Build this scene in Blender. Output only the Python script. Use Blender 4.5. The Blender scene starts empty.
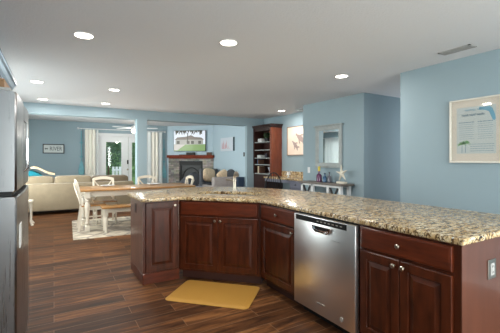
import bpy, bmesh, math, random
from mathutils import Vector, Matrix
random.seed(7)
PI = math.pi
scene = bpy.context.scene
C = scene.collection

# ------------------------------------------------------------ camera, world, exposure
cam_d = bpy.data.cameras.new('camera'); cam = bpy.data.objects.new('camera', cam_d); C.objects.link(cam)
cam.location = (0, 0, 1.332)
cam.rotation_euler = (PI/2, 0, -math.atan(.5886))
cam_d.sensor_width = 36.0; cam_d.lens = 333.0/500*36; cam_d.shift_y = -0.015; cam_d.clip_start = .05
scene.camera = cam
scene.view_settings.view_transform = 'Standard'
scene.view_settings.look = 'None'
scene.view_settings.gamma = 1
scene.view_settings.use_curve_mapping = False
scene.view_settings.exposure = 0.42

world = bpy.data.worlds.new('world'); scene.world = world; world.use_nodes = True
wn = world.node_tree.nodes; wl = world.node_tree.links
wbg = wn['Background']; wbg.inputs[0].default_value = (.80, .90, 1.0, 1); wbg.inputs[1].default_value = 1.1

def area(name, loc, rot, sx, sy, power, col=(1, 1, 1), spread=PI):
    d = bpy.data.lights.new(name, 'AREA'); d.shape = 'RECTANGLE'; d.size = sx; d.size_y = sy
    d.energy = power; d.color = col; d.spread = spread
    o = bpy.data.objects.new(name, d); C.objects.link(o); o.location = loc; o.rotation_euler = rot
    return o
sun_d = bpy.data.lights.new('sun', 'SUN'); sun_d.energy = 1.6; sun_d.angle = .05; sun_d.color = (1, .96, .9)
sun = bpy.data.objects.new('sun', sun_d); C.objects.link(sun); sun.rotation_euler = (math.radians(48), 0, math.radians(35))
# area lamps added as daylight fill: unseen windows, the curtained window, the windowless passage
area('daylight_fill', (1.6, -2.40, 1.35), (PI/2+.22, 0, 0), 3.6, 1.9, 240, (1.0, .985, .96))  # large lamp at an added window, tilted up to brighten the ceiling
area('daylight_fill', (-1.50, 10.0, 1.5), (PI/2, 0, -PI/2), 1.2, 1.3, 25, (.93, .97, 1.0))
area('daylight_fill', (-1.75, 8.72, 1.25), (PI/2+.12, 0, -PI/2), 1.2, 1.5, 150, (1.0, .99, .97))  # added lamp behind an unseen window, brightens the living room
area('daylight_fill', (-1.95, 5.95, 1.35), (PI/2+.02, 0, -PI/2), 2.2, 1.5, 80, (1.0, .985, .96))  # added lamp behind an unseen window, brightens the dining side
area('daylight_fill', (5.92, 3.27, 1.4), (PI/2, 0, PI/2), .9, 1.8, 7, (.95, .98, 1.0))  # added fill lamp inside the passage, no window stands here
DOWNLIGHT_W = 9.0

# ------------------------------------------------------------ materials
def lin(c):
    return tuple(((v/255)/12.92 if v/255 <= .04045 else (((v/255)+.055)/1.055)**2.4) for v in c) + (1,)
def mat(name, col, rough=.5, metal=0, spec=.5, noise=0, nscale=8, stretch=(1, 1, 1), bump=0, bscale=60, coat=0, emit=None, estr=0, sheen=0):
    m = bpy.data.materials.new(name); m.use_nodes = True
    nt = m.node_tree; b = nt.nodes['Principled BSDF']
    col = lin(col)
    b.inputs['Base Color'].default_value = col
    b.inputs['Roughness'].default_value = rough; b.inputs['Metallic'].default_value = metal
    b.inputs['Specular IOR Level'].default_value = spec
    b.inputs['Coat Weight'].default_value = coat
    b.inputs['Coat Roughness'].default_value = .12
    b.inputs['Sheen Weight'].default_value = sheen
    tc = nt.nodes.new('ShaderNodeTexCoord'); mp = nt.nodes.new('ShaderNodeMapping')
    mp.inputs['Scale'].default_value = stretch
    nt.links.new(tc.outputs['Object'], mp.inputs[0])
    if noise:
        n = nt.nodes.new('ShaderNodeTexNoise'); n.inputs['Scale'].default_value = nscale; n.inputs['Detail'].default_value = 5
        nt.links.new(mp.outputs[0], n.inputs['Vector'])
        r = nt.nodes.new('ShaderNodeValToRGB')
        r.color_ramp.elements[0].position = .3; r.color_ramp.elements[1].position = .7
        r.color_ramp.elements[0].color = tuple(max(0, c*(1-noise)) for c in col[:3])+(1,)
        r.color_ramp.elements[1].color = tuple(min(1, c*(1+noise)) for c in col[:3])+(1,)
        nt.links.new(n.outputs[0], r.inputs[0]); nt.links.new(r.outputs[0], b.inputs['Base Color'])
    if bump:
        n2 = nt.nodes.new('ShaderNodeTexNoise'); n2.inputs['Scale'].default_value = bscale; n2.inputs['Detail'].default_value = 3
        nt.links.new(mp.outputs[0], n2.inputs['Vector'])
        bp = nt.nodes.new('ShaderNodeBump'); bp.inputs['Strength'].default_value = bump; bp.inputs['Distance'].default_value = .01
        nt.links.new(n2.outputs[0], bp.inputs['Height']); nt.links.new(bp.outputs[0], b.inputs['Normal'])
    if emit:
        b.inputs['Emission Color'].default_value = lin(emit); b.inputs['Emission Strength'].default_value = estr
    return m

M = {}
M['wall'] = mat('wall_paint', (150, 169, 178), .75, bump=.06, bscale=90)
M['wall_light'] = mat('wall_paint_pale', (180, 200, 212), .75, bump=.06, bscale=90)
M['ceiling'] = mat('ceiling_texture', (226, 227, 230), .9, bump=.45, bscale=60)
M['white'] = mat('white_paint', (226, 227, 228), .35)
M['white_matte'] = mat('white_matte', (222, 220, 216), .7)
M['cherry'] = mat('cherry_wood', (70, 29, 12), .34, spec=.35, noise=.45, nscale=5, stretch=(5, 5, 1), coat=.12)
M['cherry_h'] = mat('cherry_wood_rail', (84, 34, 15), .34, spec=.35, noise=.45, nscale=5, stretch=(1, 5, 5), coat=.12)
M['panel'] = mat('cherry_panel_lit', (92, 52, 38), .42, noise=.2, nscale=3, stretch=(4, 4, .6), coat=.5)  # lighter than the cherry: a window reflection put into the colour
M['toe'] = mat('toe_kick', (62, 30, 22), .6)
M['nickel'] = mat('brushed_nickel', (178, 168, 154), .28, metal=1)
M['chrome'] = mat('chrome', (220, 220, 220), .1, metal=1)
M['black'] = mat('black_plastic', (12, 12, 13), .5, spec=.3)
M['soft_black'] = mat('black_iron', (34, 34, 36), .5)
M['honey'] = mat('honey_wood', (176, 128, 74), .3, noise=.28, nscale=4, stretch=(1, 8, 4), coat=.3)
M['cream'] = mat('cream_paint', (226, 216, 200), .45)
M['sofa'] = mat('beige_microfibre', (150, 134, 110), .9, noise=.08, nscale=7, bump=.2, bscale=40, sheen=.3)
M['sofa_dark'] = mat('taupe_microfibre', (112, 96, 76), .9, noise=.12, nscale=7, sheen=.3)
M['grey_fabric'] = mat('grey_fabric', (166, 158, 156), .95, noise=.1, nscale=14)
M['grey_dark'] = mat('charcoal_fabric', (84, 86, 92), .9, noise=.15, nscale=14)
M['grey_blue'] = mat('blue_grey_fabric', (128, 134, 150), .9, noise=.1, nscale=12)
M['navy'] = mat('navy_paint', (46, 62, 84), .5)
M['teal'] = mat('teal_paint', (112, 168, 180), .5, noise=.12, nscale=12)
M['teal_fabric'] = mat('teal_fabric', (20, 128, 146), .85)
M['cushion'] = mat('beige_cushion', (214, 190, 160), .9, noise=.15, nscale=24)
M['curtain'] = mat('linen_curtain', (236, 230, 220), .9, noise=.04, nscale=3, stretch=(8, 8, .6))
M['yellow_curtain'] = mat('yellow_curtain', (196, 176, 92), .9)
M['mantel'] = mat('mantel_wood', (120, 50, 28), .65, spec=.2, noise=.25, nscale=5, stretch=(1, 5, 5))
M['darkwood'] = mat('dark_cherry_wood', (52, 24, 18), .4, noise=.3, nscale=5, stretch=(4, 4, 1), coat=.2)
M['darkwood_lit'] = mat('lit_cherry_side', (120, 58, 34), .4, noise=.2, nscale=5, stretch=(4, 4, .8), coat=.3)  # lit copy of the bookcase cherry, the light is in its colour
M['drift'] = mat('weathered_grey_wood', (112, 104, 98), .55, noise=.3, nscale=6, stretch=(6, 1, 6))
M['drift_v'] = mat('weathered_grey_frame', (160, 166, 166), .5, noise=.1, nscale=14)
M['desk_grey'] = mat('grey_lavender_paint', (112, 114, 130), .5)
M['mirror'] = mat('mirror_glass', (235, 238, 238), .02, metal=1)
M['print_paper'] = mat('pinkish_print_paper', (244, 216, 206), .6)
M['print_inner'] = mat('pale_grey_print', (220, 210, 212), .6)
M['print_blue'] = mat('print_blue_ink', (134, 176, 204), .6)
M['print_grey'] = mat('print_grey_ink', (150, 160, 176), .6)
M['print_green'] = mat('print_green_ink', (140, 176, 120), .6)
M['frame_white'] = mat('cream_frame', (224, 218, 208), .4)
M['beige_paper'] = mat('beige_art_paper', (238, 216, 198), .6, noise=.05, nscale=5)
M['sepia'] = mat('sepia_ink', (168, 146, 140), .7)
M['pink_ink'] = mat('pink_ink', (200, 140, 150), .7)
M['canvas'] = mat('white_canvas', (205, 212, 222), .7)
M['canvas_edge'] = mat('dark_canvas_edge', (66, 86, 94), .7)
M['mat_gold'] = mat('gold_foam_mat', (204, 152, 62), .5, noise=.16, nscale=9, bump=.2, bscale=30)
M['mat_edge'] = mat('gold_foam_mat_edge', (190, 140, 62), .5)
M['starfish'] = mat('bleached_starfish', (222, 214, 198), .8, bump=.4, bscale=90)
M['plum'] = mat('plum_glass', (92, 52, 84), .15)
M['blue_glass'] = mat('blue_glass', (40, 82, 120), .15)
M['smoke_glass'] = mat('smoky_glass', (92, 90, 100), .15)
M['yellow'] = mat('yellow_glaze', (214, 190, 70), .4)
M['leaf'] = mat('leaf_green', (118, 152, 100), .7, noise=.3, nscale=6)
M['leaf_dark'] = mat('dark_leaf_green', (70, 98, 66), .7, noise=.3, nscale=8)
M['bark'] = mat('bark', (90, 74, 60), .9, noise=.3)
M['grass'] = mat('lawn_grass', (110, 140, 80), .95, noise=.25, nscale=6)
M['patio'] = mat('patio_concrete', (180, 178, 172), .9, noise=.06)
M['slate'] = mat('slate_hearth', (80, 78, 76), .7)
M['book_cream'] = mat('cream_book', (206, 190, 160), .7)
M['book_white'] = mat('white_ornament', (206, 206, 206), .5)
M['book_brown'] = mat('brown_book', (96, 66, 50), .7)
M['book_blue'] = mat('blue_book', (80, 92, 120), .7)
M['crate'] = mat('brown_box_wood', (140, 104, 70), .6, noise=.2)
M['crown'] = mat('blue_white_cabinet', (150, 176, 196), .4)
M['crown_dark'] = mat('dark_crown_stripe', (44, 56, 68), .4)
M['bulb'] = mat('lit_diffuser', (255, 250, 240), .5, emit=(255, 248, 235), estr=12)
M['fan_bulb'] = mat('lit_fan_globe', (255, 244, 220), .5, emit=(255, 236, 200), estr=4)
M['grille'] = mat('grey_grille', (170, 168, 166), .5)
M['grille_dark'] = mat('dark_grille', (70, 68, 66), .7)
M['plate_steel'] = mat('steel_cover_plate', (170, 165, 158), .3, metal=1)
M['label_grey'] = mat('silver_badge', (190, 186, 180), .3, metal=.6)
M['fireglass'] = mat('firebox_glass', (20, 22, 24), .45)
M['teal_label'] = mat('chalk_letters', (70, 78, 84), .7)
M['sign_face'] = mat('sign_face', (206, 212, 210), .7)

def glass_mat():
    m = bpy.data.materials.new('window_glass'); m.use_nodes = True; nt = m.node_tree
    for n in list(nt.nodes): nt.nodes.remove(n)
    o = nt.nodes.new('ShaderNodeOutputMaterial'); mx = nt.nodes.new('ShaderNodeMixShader')
    t = nt.nodes.new('ShaderNodeBsdfTransparent'); g = nt.nodes.new('ShaderNodeBsdfGlossy')
    t.inputs[0].default_value = (.93, .97, .96, 1)
    g.inputs['Roughness'].default_value = .03; mx.inputs[0].default_value = .05
    nt.links.new(t.outputs[0], mx.inputs[1]); nt.links.new(g.outputs[0], mx.inputs[2]); nt.links.new(mx.outputs[0], o.inputs[0])
    return m
M['glass'] = glass_mat()
def sheer_mat():
    m = bpy.data.materials.new('sheer_curtain'); m.use_nodes = True; nt = m.node_tree
    for n in list(nt.nodes): nt.nodes.remove(n)
    o = nt.nodes.new('ShaderNodeOutputMaterial'); mx = nt.nodes.new('ShaderNodeMixShader')
    t = nt.nodes.new('ShaderNodeBsdfTranslucent'); g = nt.nodes.new('ShaderNodeBsdfDiffuse')
    t.inputs[0].default_value = (.9, .92, .92, 1); g.inputs[0].default_value = (.86, .88, .88, 1); mx.inputs[0].default_value = .75
    nt.links.new(t.outputs[0], mx.inputs[1]); nt.links.new(g.outputs[0], mx.inputs[2]); nt.links.new(mx.outputs[0], o.inputs[0])
    return m
M['sheer'] = sheer_mat()

def steel_mat(name, col, rough, axis):
    m = mat(name, col, rough, metal=1); nt = m.node_tree; b = nt.nodes['Principled BSDF']
    tc = nt.nodes.new('ShaderNodeTexCoord'); mp = nt.nodes.new('ShaderNodeMapping'); mp.inputs['Scale'].default_value = axis
    n = nt.nodes.new('ShaderNodeTexNoise'); n.inputs['Scale'].default_value = 3; n.inputs['Detail'].default_value = 4
    r = nt.nodes.new('ShaderNodeMapRange'); r.inputs[3].default_value = rough-.07; r.inputs[4].default_value = rough+.1
    nt.links.new(tc.outputs['Object'], mp.inputs[0]); nt.links.new(mp.outputs[0], n.inputs['Vector'])
    nt.links.new(n.outputs[0], r.inputs[0]); nt.links.new(r.outputs[0], b.inputs['Roughness'])
    return m
M['steel'] = steel_mat('brushed_steel', (240, 240, 240), .30, (1, 1, 60))
M['steel_fridge'] = steel_mat('fridge_steel', (138, 138, 140), .28, (40, 40, 1))

def floor_mat():
    m = bpy.data.materials.new('wood_look_plank_tile'); m.use_nodes = True; nt = m.node_tree; b = nt.nodes['Principled BSDF']
    L = nt.links.new
    tc = nt.nodes.new('ShaderNodeTexCoord')
    br = nt.nodes.new('ShaderNodeTexBrick'); br.offset = .37; br.offset_frequency = 2; br.squash = 1
    br.inputs['Color1'].default_value = (0, 0, 0, 1); br.inputs['Color2'].default_value = (1, 1, 1, 1); br.inputs['Mortar'].default_value = (.5, .5, .5, 1)
    br.inputs['Scale'].default_value = 1; br.inputs['Mortar Size'].default_value = .0028; br.inputs['Mortar Smooth'].default_value = .2
    br.inputs['Bias'].default_value = 0; br.inputs['Brick Width'].default_value = .92; br.inputs['Row Height'].default_value = .15
    L(tc.outputs['Object'], br.inputs['Vector'])
    sep = nt.nodes.new('ShaderNodeSeparateColor'); L(br.outputs['Color'], sep.inputs[0])
    # grain, offset per plank
    cmb = nt.nodes.new('ShaderNodeCombineXYZ'); mul = nt.nodes.new('ShaderNodeMath'); mul.operation = 'MULTIPLY'; mul.inputs[1].default_value = 23
    L(sep.outputs[0], mul.inputs[0]); L(mul.outputs[0], cmb.inputs[1]); L(mul.outputs[0], cmb.inputs[0])
    add = nt.nodes.new('ShaderNodeVectorMath'); add.operation = 'ADD'; L(tc.outputs['Object'], add.inputs[0]); L(cmb.outputs[0], add.inputs[1])
    mp = nt.nodes.new('ShaderNodeMapping'); mp.inputs['Scale'].default_value = (1.3, 11, 1); L(add.outputs[0], mp.inputs[0])
    n = nt.nodes.new('ShaderNodeTexNoise'); n.inputs['Scale'].default_value = 1.6; n.inputs['Detail'].default_value = 7; n.inputs['Roughness'].default_value = .62; n.inputs['Distortion'].default_value = .5
    L(mp.outputs[0], n.inputs['Vector'])
    ad = nt.nodes.new('ShaderNodeMath'); ad.operation = 'MULTIPLY_ADD'; ad.inputs[1].default_value = .26; L(sep.outputs[0], ad.inputs[0]); L(n.outputs[0], ad.inputs[2])
    rp = nt.nodes.new('ShaderNodeValToRGB'); e = rp.color_ramp.elements
    e[0].position = .40; e[0].color = lin((52, 33, 22)); e[1].position = .84; e[1].color = lin((142, 94, 56))
    e2 = e.new(.54); e2.color = lin((74, 46, 29)); e3 = e.new(.68); e3.color = lin((98, 62, 38))
    L(ad.outputs[0], rp.inputs[0])
    mx = nt.nodes.new('ShaderNodeMix'); mx.data_type = 'RGBA'; L(br.outputs['Fac'], mx.inputs['Factor']); L(rp.outputs[0], mx.inputs['A']); mx.inputs['B'].default_value = lin((126, 94, 70))
    L(mx.outputs['Result'], b.inputs['Base Color'])
    b.inputs['Specular IOR Level'].default_value = .12
    mr = nt.nodes.new('ShaderNodeMapRange'); mr.inputs[3].default_value = .36; mr.inputs[4].default_value = .56; L(n.outputs[0], mr.inputs[0]); L(mr.outputs[0], b.inputs['Roughness'])
    bp = nt.nodes.new('ShaderNodeBump'); bp.inputs['Strength'].default_value = .25; bp.inputs['Distance'].default_value = .004
    inv = nt.nodes.new('ShaderNodeMath'); inv.operation = 'SUBTRACT'; L(n.outputs[0], inv.inputs[0]); L(br.outputs['Fac'], inv.inputs[1]); L(inv.outputs[0], bp.inputs['Height']); L(bp.outputs[0], b.inputs['Normal'])
    return m
M['floor'] = floor_mat()

def granite_mat():
    m = bpy.data.materials.new('granite'); m.use_nodes = True; nt = m.node_tree; b = nt.nodes['Principled BSDF']; L = nt.links.new
    tc = nt.nodes.new('ShaderNodeTexCoord')
    def noise(s, det, rough, sc=(1, 1, 1), dist=0, off=0):
        mp = nt.nodes.new('ShaderNodeMapping'); mp.inputs['Scale'].default_value = sc; mp.inputs['Location'].default_value = (off, off*2, off); mp.inputs['Rotation'].default_value = (0, 0, .5)
        n = nt.nodes.new('ShaderNodeTexNoise'); n.inputs['Scale'].default_value = s; n.inputs['Detail'].default_value = det; n.inputs['Roughness'].default_value = rough; n.inputs['Distortion'].default_value = dist
        L(tc.outputs['Object'], mp.inputs[0]); L(mp.outputs[0], n.inputs['Vector']); return n.outputs[0]
    def ramp(src, stops):
        r = nt.nodes.new('ShaderNodeValToRGB'); e = r.color_ramp.elements
        e[0].position, e[0].color = stops[0][0], lin(stops[0][1]); e[1].position, e[1].color = stops[-1][0], lin(stops[-1][1])
        for p, c in stops[1:-1]: q = e.new(p); q.color = lin(c)
        L(src, r.inputs[0]); return r.outputs[0]
    def mask(src, a, c):
        r = nt.nodes.new('ShaderNodeMapRange'); r.inputs[1].default_value = a; r.inputs[2].default_value = c; L(src, r.inputs[0]); return r.outputs[0]
    def mix(f, a, c):
        x = nt.nodes.new('ShaderNodeMix'); x.data_type = 'RGBA'; L(f, x.inputs['Factor']); L(a, x.inputs['A'])
        if isinstance(c, tuple): x.inputs['B'].default_value = lin(c)
        else: L(c, x.inputs['B'])
        return x.outputs['Result']
    base = ramp(noise(15, 7, .66, (1, 1.9, 1), .6), [(.34, (158, 124, 80)), (.45, (198, 166, 120)), (.54, (220, 196, 154)), (.68, (232, 220, 198))])
    c = mix(mask(noise(22, 7, .68, (1, 1.9, 1), .9, 3), .52, .56), base, (104, 78, 52))
    c = mix(mask(noise(36, 5, .68, (1, 1.7, 1), .5, 7), .565, .60), c, (52, 40, 30))
    c = mix(mask(noise(64, 3, .6, (1, 1, 1), 0, 11), .63, .68), c, (222, 220, 214))
    c = mix(mask(noise(90, 2, .6, (1, 1, 1), 0, 17), .64, .68), c, (30, 26, 26))
    L(c, b.inputs['Base Color']); b.inputs['Roughness'].default_value = .2; b.inputs['Specular IOR Level'].default_value = .5
    return m
M['granite'] = granite_mat()

def stone_mat():
    m = bpy.data.materials.new('stacked_stone'); m.use_nodes = True; nt = m.node_tree; b = nt.nodes['Principled BSDF']; L = nt.links.new
    tc = nt.nodes.new('ShaderNodeTexCoord'); mp = nt.nodes.new('ShaderNodeMapping'); mp.inputs['Rotation'].default_value = (PI/2, 0, 0)
    br = nt.nodes.new('ShaderNodeTexBrick'); br.inputs['Scale'].default_value = 1; br.inputs['Brick Width'].default_value = .2; br.inputs['Row Height'].default_value = .06
    br.inputs['Mortar Size'].default_value = .004; br.inputs['Color1'].default_value = lin((112, 104, 98)); br.inputs['Color2'].default_value = lin((176, 160, 146)); br.inputs['Mortar'].default_value = lin((80, 74, 70))
    L(tc.outputs['Object'], mp.inputs[0]); L(mp.outputs[0], br.inputs['Vector'])
    n = nt.nodes.new('ShaderNodeTexNoise'); n.inputs['Scale'].default_value = 9; L(tc.outputs['Object'], n.inputs['Vector'])
    mx = nt.nodes.new('ShaderNodeMix'); mx.data_type = 'RGBA'; mx.blend_type = 'OVERLAY'; mx.inputs['Factor'].default_value = .5
    L(br.outputs['Color'], mx.inputs['A']); L(n.outputs['Color'], mx.inputs['B']); 
    hs = nt.nodes.new('ShaderNodeHueSaturation'); hs.inputs['Saturation'].default_value = .6; L(mx.outputs['Result'], hs.inputs['Color']); L(hs.outputs[0], b.inputs['Base Color'])
    b.inputs['Roughness'].default_value = .9
    return m
M['stone'] = stone_mat()

def rug_mat():
    m = bpy.data.materials.new('patterned_rug'); m.use_nodes = True; nt = m.node_tree; b = nt.nodes['Principled BSDF']; L = nt.links.new
    tc = nt.nodes.new('ShaderNodeTexCoord')
    v = nt.nodes.new('ShaderNodeTexVoronoi'); v.feature = 'DISTANCE_TO_EDGE'; v.inputs['Scale'].default_value = 3.2; L(tc.outputs['Object'], v.inputs['Vector'])
    n = nt.nodes.new('ShaderNodeTexNoise'); n.inputs['Scale'].default_value = 5; n.inputs['Detail'].default_value = 4; L(tc.outputs['Object'], n.inputs['Vector'])
    r = nt.nodes.new('ShaderNodeValToRGB'); r.color_ramp.elements[0].color = lin((160, 150, 140)); r.color_ramp.elements[1].color = lin((214, 202, 182))
    r.color_ramp.elements[0].position = .02; r.color_ramp.elements[1].position = .10; L(v.outputs[0], r.inputs[0])
    r2 = nt.nodes.new('ShaderNodeValToRGB'); r2.color_ramp.elements[0].position = .42; r2.color_ramp.elements[1].position = .58
    r2.color_ramp.elements[0].color = lin((150, 142, 136)); r2.color_ramp.elements[1].color = (1, 1, 1, 1); L(n.outputs[0], r2.inputs[0])
    mx = nt.nodes.new('ShaderNodeMix'); mx.data_type = 'RGBA'; mx.blend_type = 'MULTIPLY'; mx.inputs['Factor'].default_value = .45
    L(r.outputs[0], mx.inputs['A']); L(r2.outputs[0], mx.inputs['B']); L(mx.outputs['Result'], b.inputs['Base Color']); b.inputs['Roughness'].default_value = .95
    return m
M['rug'] = rug_mat()

# ------------------------------------------------------------ mesh helpers
class MB:
    def __init__(s): s.bm = bmesh.new(); s.mats = []
    def _m(s, k):
        if k is None: k = '_'
        if k not in s.mats: s.mats.append(k)
        return s.mats.index(k)
    def _add(s, fn, mk, T=None):
        fb = set(s.bm.faces); vb = set(s.bm.verts)
        fn()
        i = s._m(mk)
        for f in s.bm.faces:
            if f not in fb: f.material_index = i
        if T is not None:
            vs = [v for v in s.bm.verts if v not in vb]
            bmesh.ops.transform(s.bm, matrix=T, verts=vs)
    def box(s, x0, x1, y0, y1, z0, z1, m=None, bev=0, T=None, seg=1):
        def fn():
            vs = [s.bm.verts.new(p) for p in ((x0, y0, z0), (x1, y0, z0), (x1, y1, z0), (x0, y1, z0), (x0, y0, z1), (x1, y0, z1), (x1, y1, z1), (x0, y1, z1))]
            fs = [s.bm.faces.new([vs[i] for i in q]) for q in ((3, 2, 1, 0), (4, 5, 6, 7), (0, 1, 5, 4), (1, 2, 6, 5), (2, 3, 7, 6), (3, 0, 4, 7))]
            if bev:
                es = list({e for f in fs for e in f.edges})
                bmesh.ops.bevel(s.bm, geom=es, offset=bev, segments=seg, profile=.5, affect='EDGES', clamp_overlap=True)
        s._add(fn, m, T); return s
    def loft(s, rings, m=None, cap=True, closed=True, T=None):
        def fn():
            R = [[s.bm.verts.new(p) for p in r] for r in rings]
            n = len(R[0])
            for a, b in zip(R, R[1:]):
                for i in range(n if closed else n-1):
                    j = (i+1) % n
                    s.bm.faces.new((a[i], a[j], b[j], b[i]))
            if cap and closed:
                s.bm.faces.new(R[0][::-1]); s.bm.faces.new(R[-1])
        s._add(fn, m, T); return s
    def lathe(s, prof, c=(0, 0, 0), seg=16, m=None, T=None):
        rings = [[(c[0]+max(r, 1e-4)*math.cos(2*PI*i/seg), c[1]+max(r, 1e-4)*math.sin(2*PI*i/seg), c[2]+z) for i in range(seg)] for r, z in prof]
        return s.loft(rings, m, T=T)
    def cone(s, p0, p1, r0, r1, seg=12, m=None): return s.tube([p0, p1], [r0, r1], seg, m)
    def tube(s, pts, r, seg=10, m=None, T=None):
        pts = [Vector(p) for p in pts]
        if not isinstance(r, (list, tuple)): r = [r]*len(pts)
        rings = []; up = None
        for i, p in enumerate(pts):
            d = (pts[min(i+1, len(pts)-1)]-pts[max(i-1, 0)]).normalized()
            if up is None: up = Vector((0, 0, 1)) if abs(d.z) < .9 else Vector((1, 0, 0))
            a = d.cross(up).normalized(); b = a.cross(d).normalized(); up = b
            rings.append([p+(a*math.cos(2*PI*k/seg)+b*math.sin(2*PI*k/seg))*r[i] for k in range(seg)])
        return s.loft(rings, m, T=T)
    def bar(s, p0, p1, w, t, m=None, side=(0, 1, 0)):
        p0 = Vector(p0); p1 = Vector(p1); d = (p1-p0).normalized(); b = Vector(side); a = d.cross(b).normalized(); b = a.cross(d).normalized()
        q = [a*w/2+b*t/2, a*w/2-b*t/2, -a*w/2-b*t/2, -a*w/2+b*t/2]
        return s.loft([[p0+v for v in q], [p1+v for v in q]], m)
    def prism(s, pts, a0, a1, axis='z', m=None, T=None):
        f = {'z': lambda p, h: (p[0], p[1], h), 'y': lambda p, h: (p[0], h, p[1]), 'x': lambda p, h: (h, p[0], p[1])}[axis]
        return s.loft([[f(p, a0) for p in pts], [f(p, a1) for p in pts]], m, T=T)
    def pillow(s, c, sz, e=.45, m=None, T=None, nu=20, nv=12):
        sg = lambda v, p: math.copysign(abs(v)**p, v)
        rings = []
        for j in range(1, nv):
            ph = -PI/2+PI*j/nv
            rings.append([(c[0]+sz[0]/2*sg(math.cos(ph), e)*sg(math.cos(t), e), c[1]+sz[1]/2*sg(math.cos(ph), e)*sg(math.sin(t), e), c[2]+sz[2]/2*sg(math.sin(ph), e)) for t in (2*PI*i/nu for i in range(nu))])
        return s.loft(rings, m, T=T)
    def build(s, name, m=None, parent=None, smooth=True, loc=None, rot=None, angle=35):
        bmesh.ops.recalc_face_normals(s.bm, faces=s.bm.faces)
        me = bpy.data.meshes.new(name); s.bm.to_mesh(me); s.bm.free()
        for k in (s.mats or ['_']):
            me.materials.append(M[m] if k == '_' else M[k])
        if smooth:
            me.shade_smooth(); me.set_sharp_from_angle(angle=math.radians(angle))
        o = bpy.data.objects.new(name, me); C.objects.link(o)
        if parent: o.parent = parent
        if loc: o.location = loc
        if rot: o.rotation_euler = rot
        return o

def thing(name, label, cat, loc=(0, 0, 0), rz=0, group=None):
    o = bpy.data.objects.new(name, None); C.objects.link(o); o.empty_display_size = .1
    o.location = loc; o.rotation_euler = (0, 0, rz)
    return tag(o, label, cat, group)
def tag(o, label, cat, group=None, kind=None):
    o['label'] = label; o['category'] = cat
    if group: o['group'] = group
    if kind: o['kind'] = kind
    return o
def struct(o): o['kind'] = 'structure'; return o
def kids(o): return [c for c in bpy.data.objects if c.parent == o]
def copy_tree(o, parent=None):
    c = o.copy(); C.objects.link(c); c.parent = parent
    for ch in kids(o): copy_tree(ch, c)
    return c
def place(o, loc, rz, label, group=None):
    o.location = loc; o.rotation_euler = (0, 0, rz); o['label'] = label
    if group: o['group'] = group
    return o
def text(name, s, size, m, parent, loc, rot, ext=.0008, align='CENTER', sx=1):
    cu = bpy.data.curves.new(name, 'FONT'); cu.body = s; cu.size = size; cu.extrude = ext; cu.align_x = align; cu.align_y = 'CENTER'; cu.resolution_u = 2
    t = bpy.data.objects.new('tmp', cu); C.objects.link(t)
    dg = bpy.context.evaluated_depsgraph_get(); me = bpy.data.meshes.new_from_object(t.evaluated_get(dg))
    bpy.data.objects.remove(t); me.materials.clear(); me.materials.append(M[m])
    o = bpy.data.objects.new(name, me); C.objects.link(o); o.parent = parent; o.location = loc; o.rotation_euler = rot; o.scale = (sx, 1, 1)
    return o

# ------------------------------------------------------------ the room
H = 2.44
XL, XR = -1.05, 3.85
def sbox(name, m, *b):
    return struct(MB().box(*b).build(name, m, smooth=False))
fl = MB(); fl.box(XL-.1, 6.1, -2.3, 11.2, -.1, 0); struct(fl.build('floor', 'floor', smooth=False))
sbox('ceiling', 'ceiling', XL-.1, 6.1, -2.3, 11.2, H, H+.1)
def wall_with_hole(name, m, axis, a0, a1, b0, b1, h0, h1, z0, z1, parts_extra=None):
    """axis 'y': wall spans a0..a1 in x, thickness b0..b1 in y; axis 'x' the other way"""
    w = MB()
    def bx(p0, p1, q0, q1):
        if p1-p0 < 1e-4 or q1-q0 < 1e-4: return
        if axis == 'y': w.box(p0, p1, b0, b1, q0, q1)
        else: w.box(b0, b1, p0, p1, q0, q1)
    bx(a0, h0, 0, H); bx(h1, a1, 0, H); bx(h0, h1, 0, z0); bx(h0, h1, z1, H)
    return struct(w.build(name, m, smooth=False))
wall_with_hole('wall_back', 'wall', 'y', XL-.1, 3.36, 11.1, 11.2, 1.12, 2.98, 0, 2.04)
w = MB()
ys = [(-2.3, 4.8), (7.1, 8.2), (9.25, 9.45), (10.55, 11.1)]
for a, b in ys: w.box(XL-.1, XL, a, b, 0, H)
for a, b, z0, z1 in ((4.8, 7.1, .6, 2.15), (8.2, 9.25, .6, 2.15), (9.45, 10.55, .75, 2.05)): w.box(XL-.1, XL, a, b, 0, z0).box(XL-.1, XL, a, b, z1, H)
struct(w.build('wall_left', 'wall', smooth=False))
wall_with_hole('wall_front', 'wall', 'y', XL-.1, 3.95, -2.3, -2.2, -.2, 3.4, .5, 2.2)
sbox('wall_right', 'wall', XR, XR+.1, -2.2, 2.717, 0, H)
sbox('wall_passage_near', 'wall', XR+.1, 6.0, 2.617, 2.717, 0, H)
sbox('wall_passage_end', 'wall_light', 6.0, 6.1, 2.617, 3.92, 0, H)
sbox('wall_passage_far', 'wall', 4.45, 6.0, 3.82, 3.92, 0, H)
sbox('wall_console', 'wall', 4.45, 4.55, 3.92, 5.39, 0, H)
sbox('wall_alcove_near', 'wall', 4.55, 5.03, 5.29, 5.39, 0, H)
sbox('wall_alcove_right', 'wall', 5.03, 5.13, 5.29, 7.9, 0, H)
sbox('wall_alcove_far', 'wall', 4.5, 5.03, 7.8, 7.9, 0, H)
sbox('wall_living_right', 'wall_light', 4.5, 4.6, 7.9, 10.04, 0, H)
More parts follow.
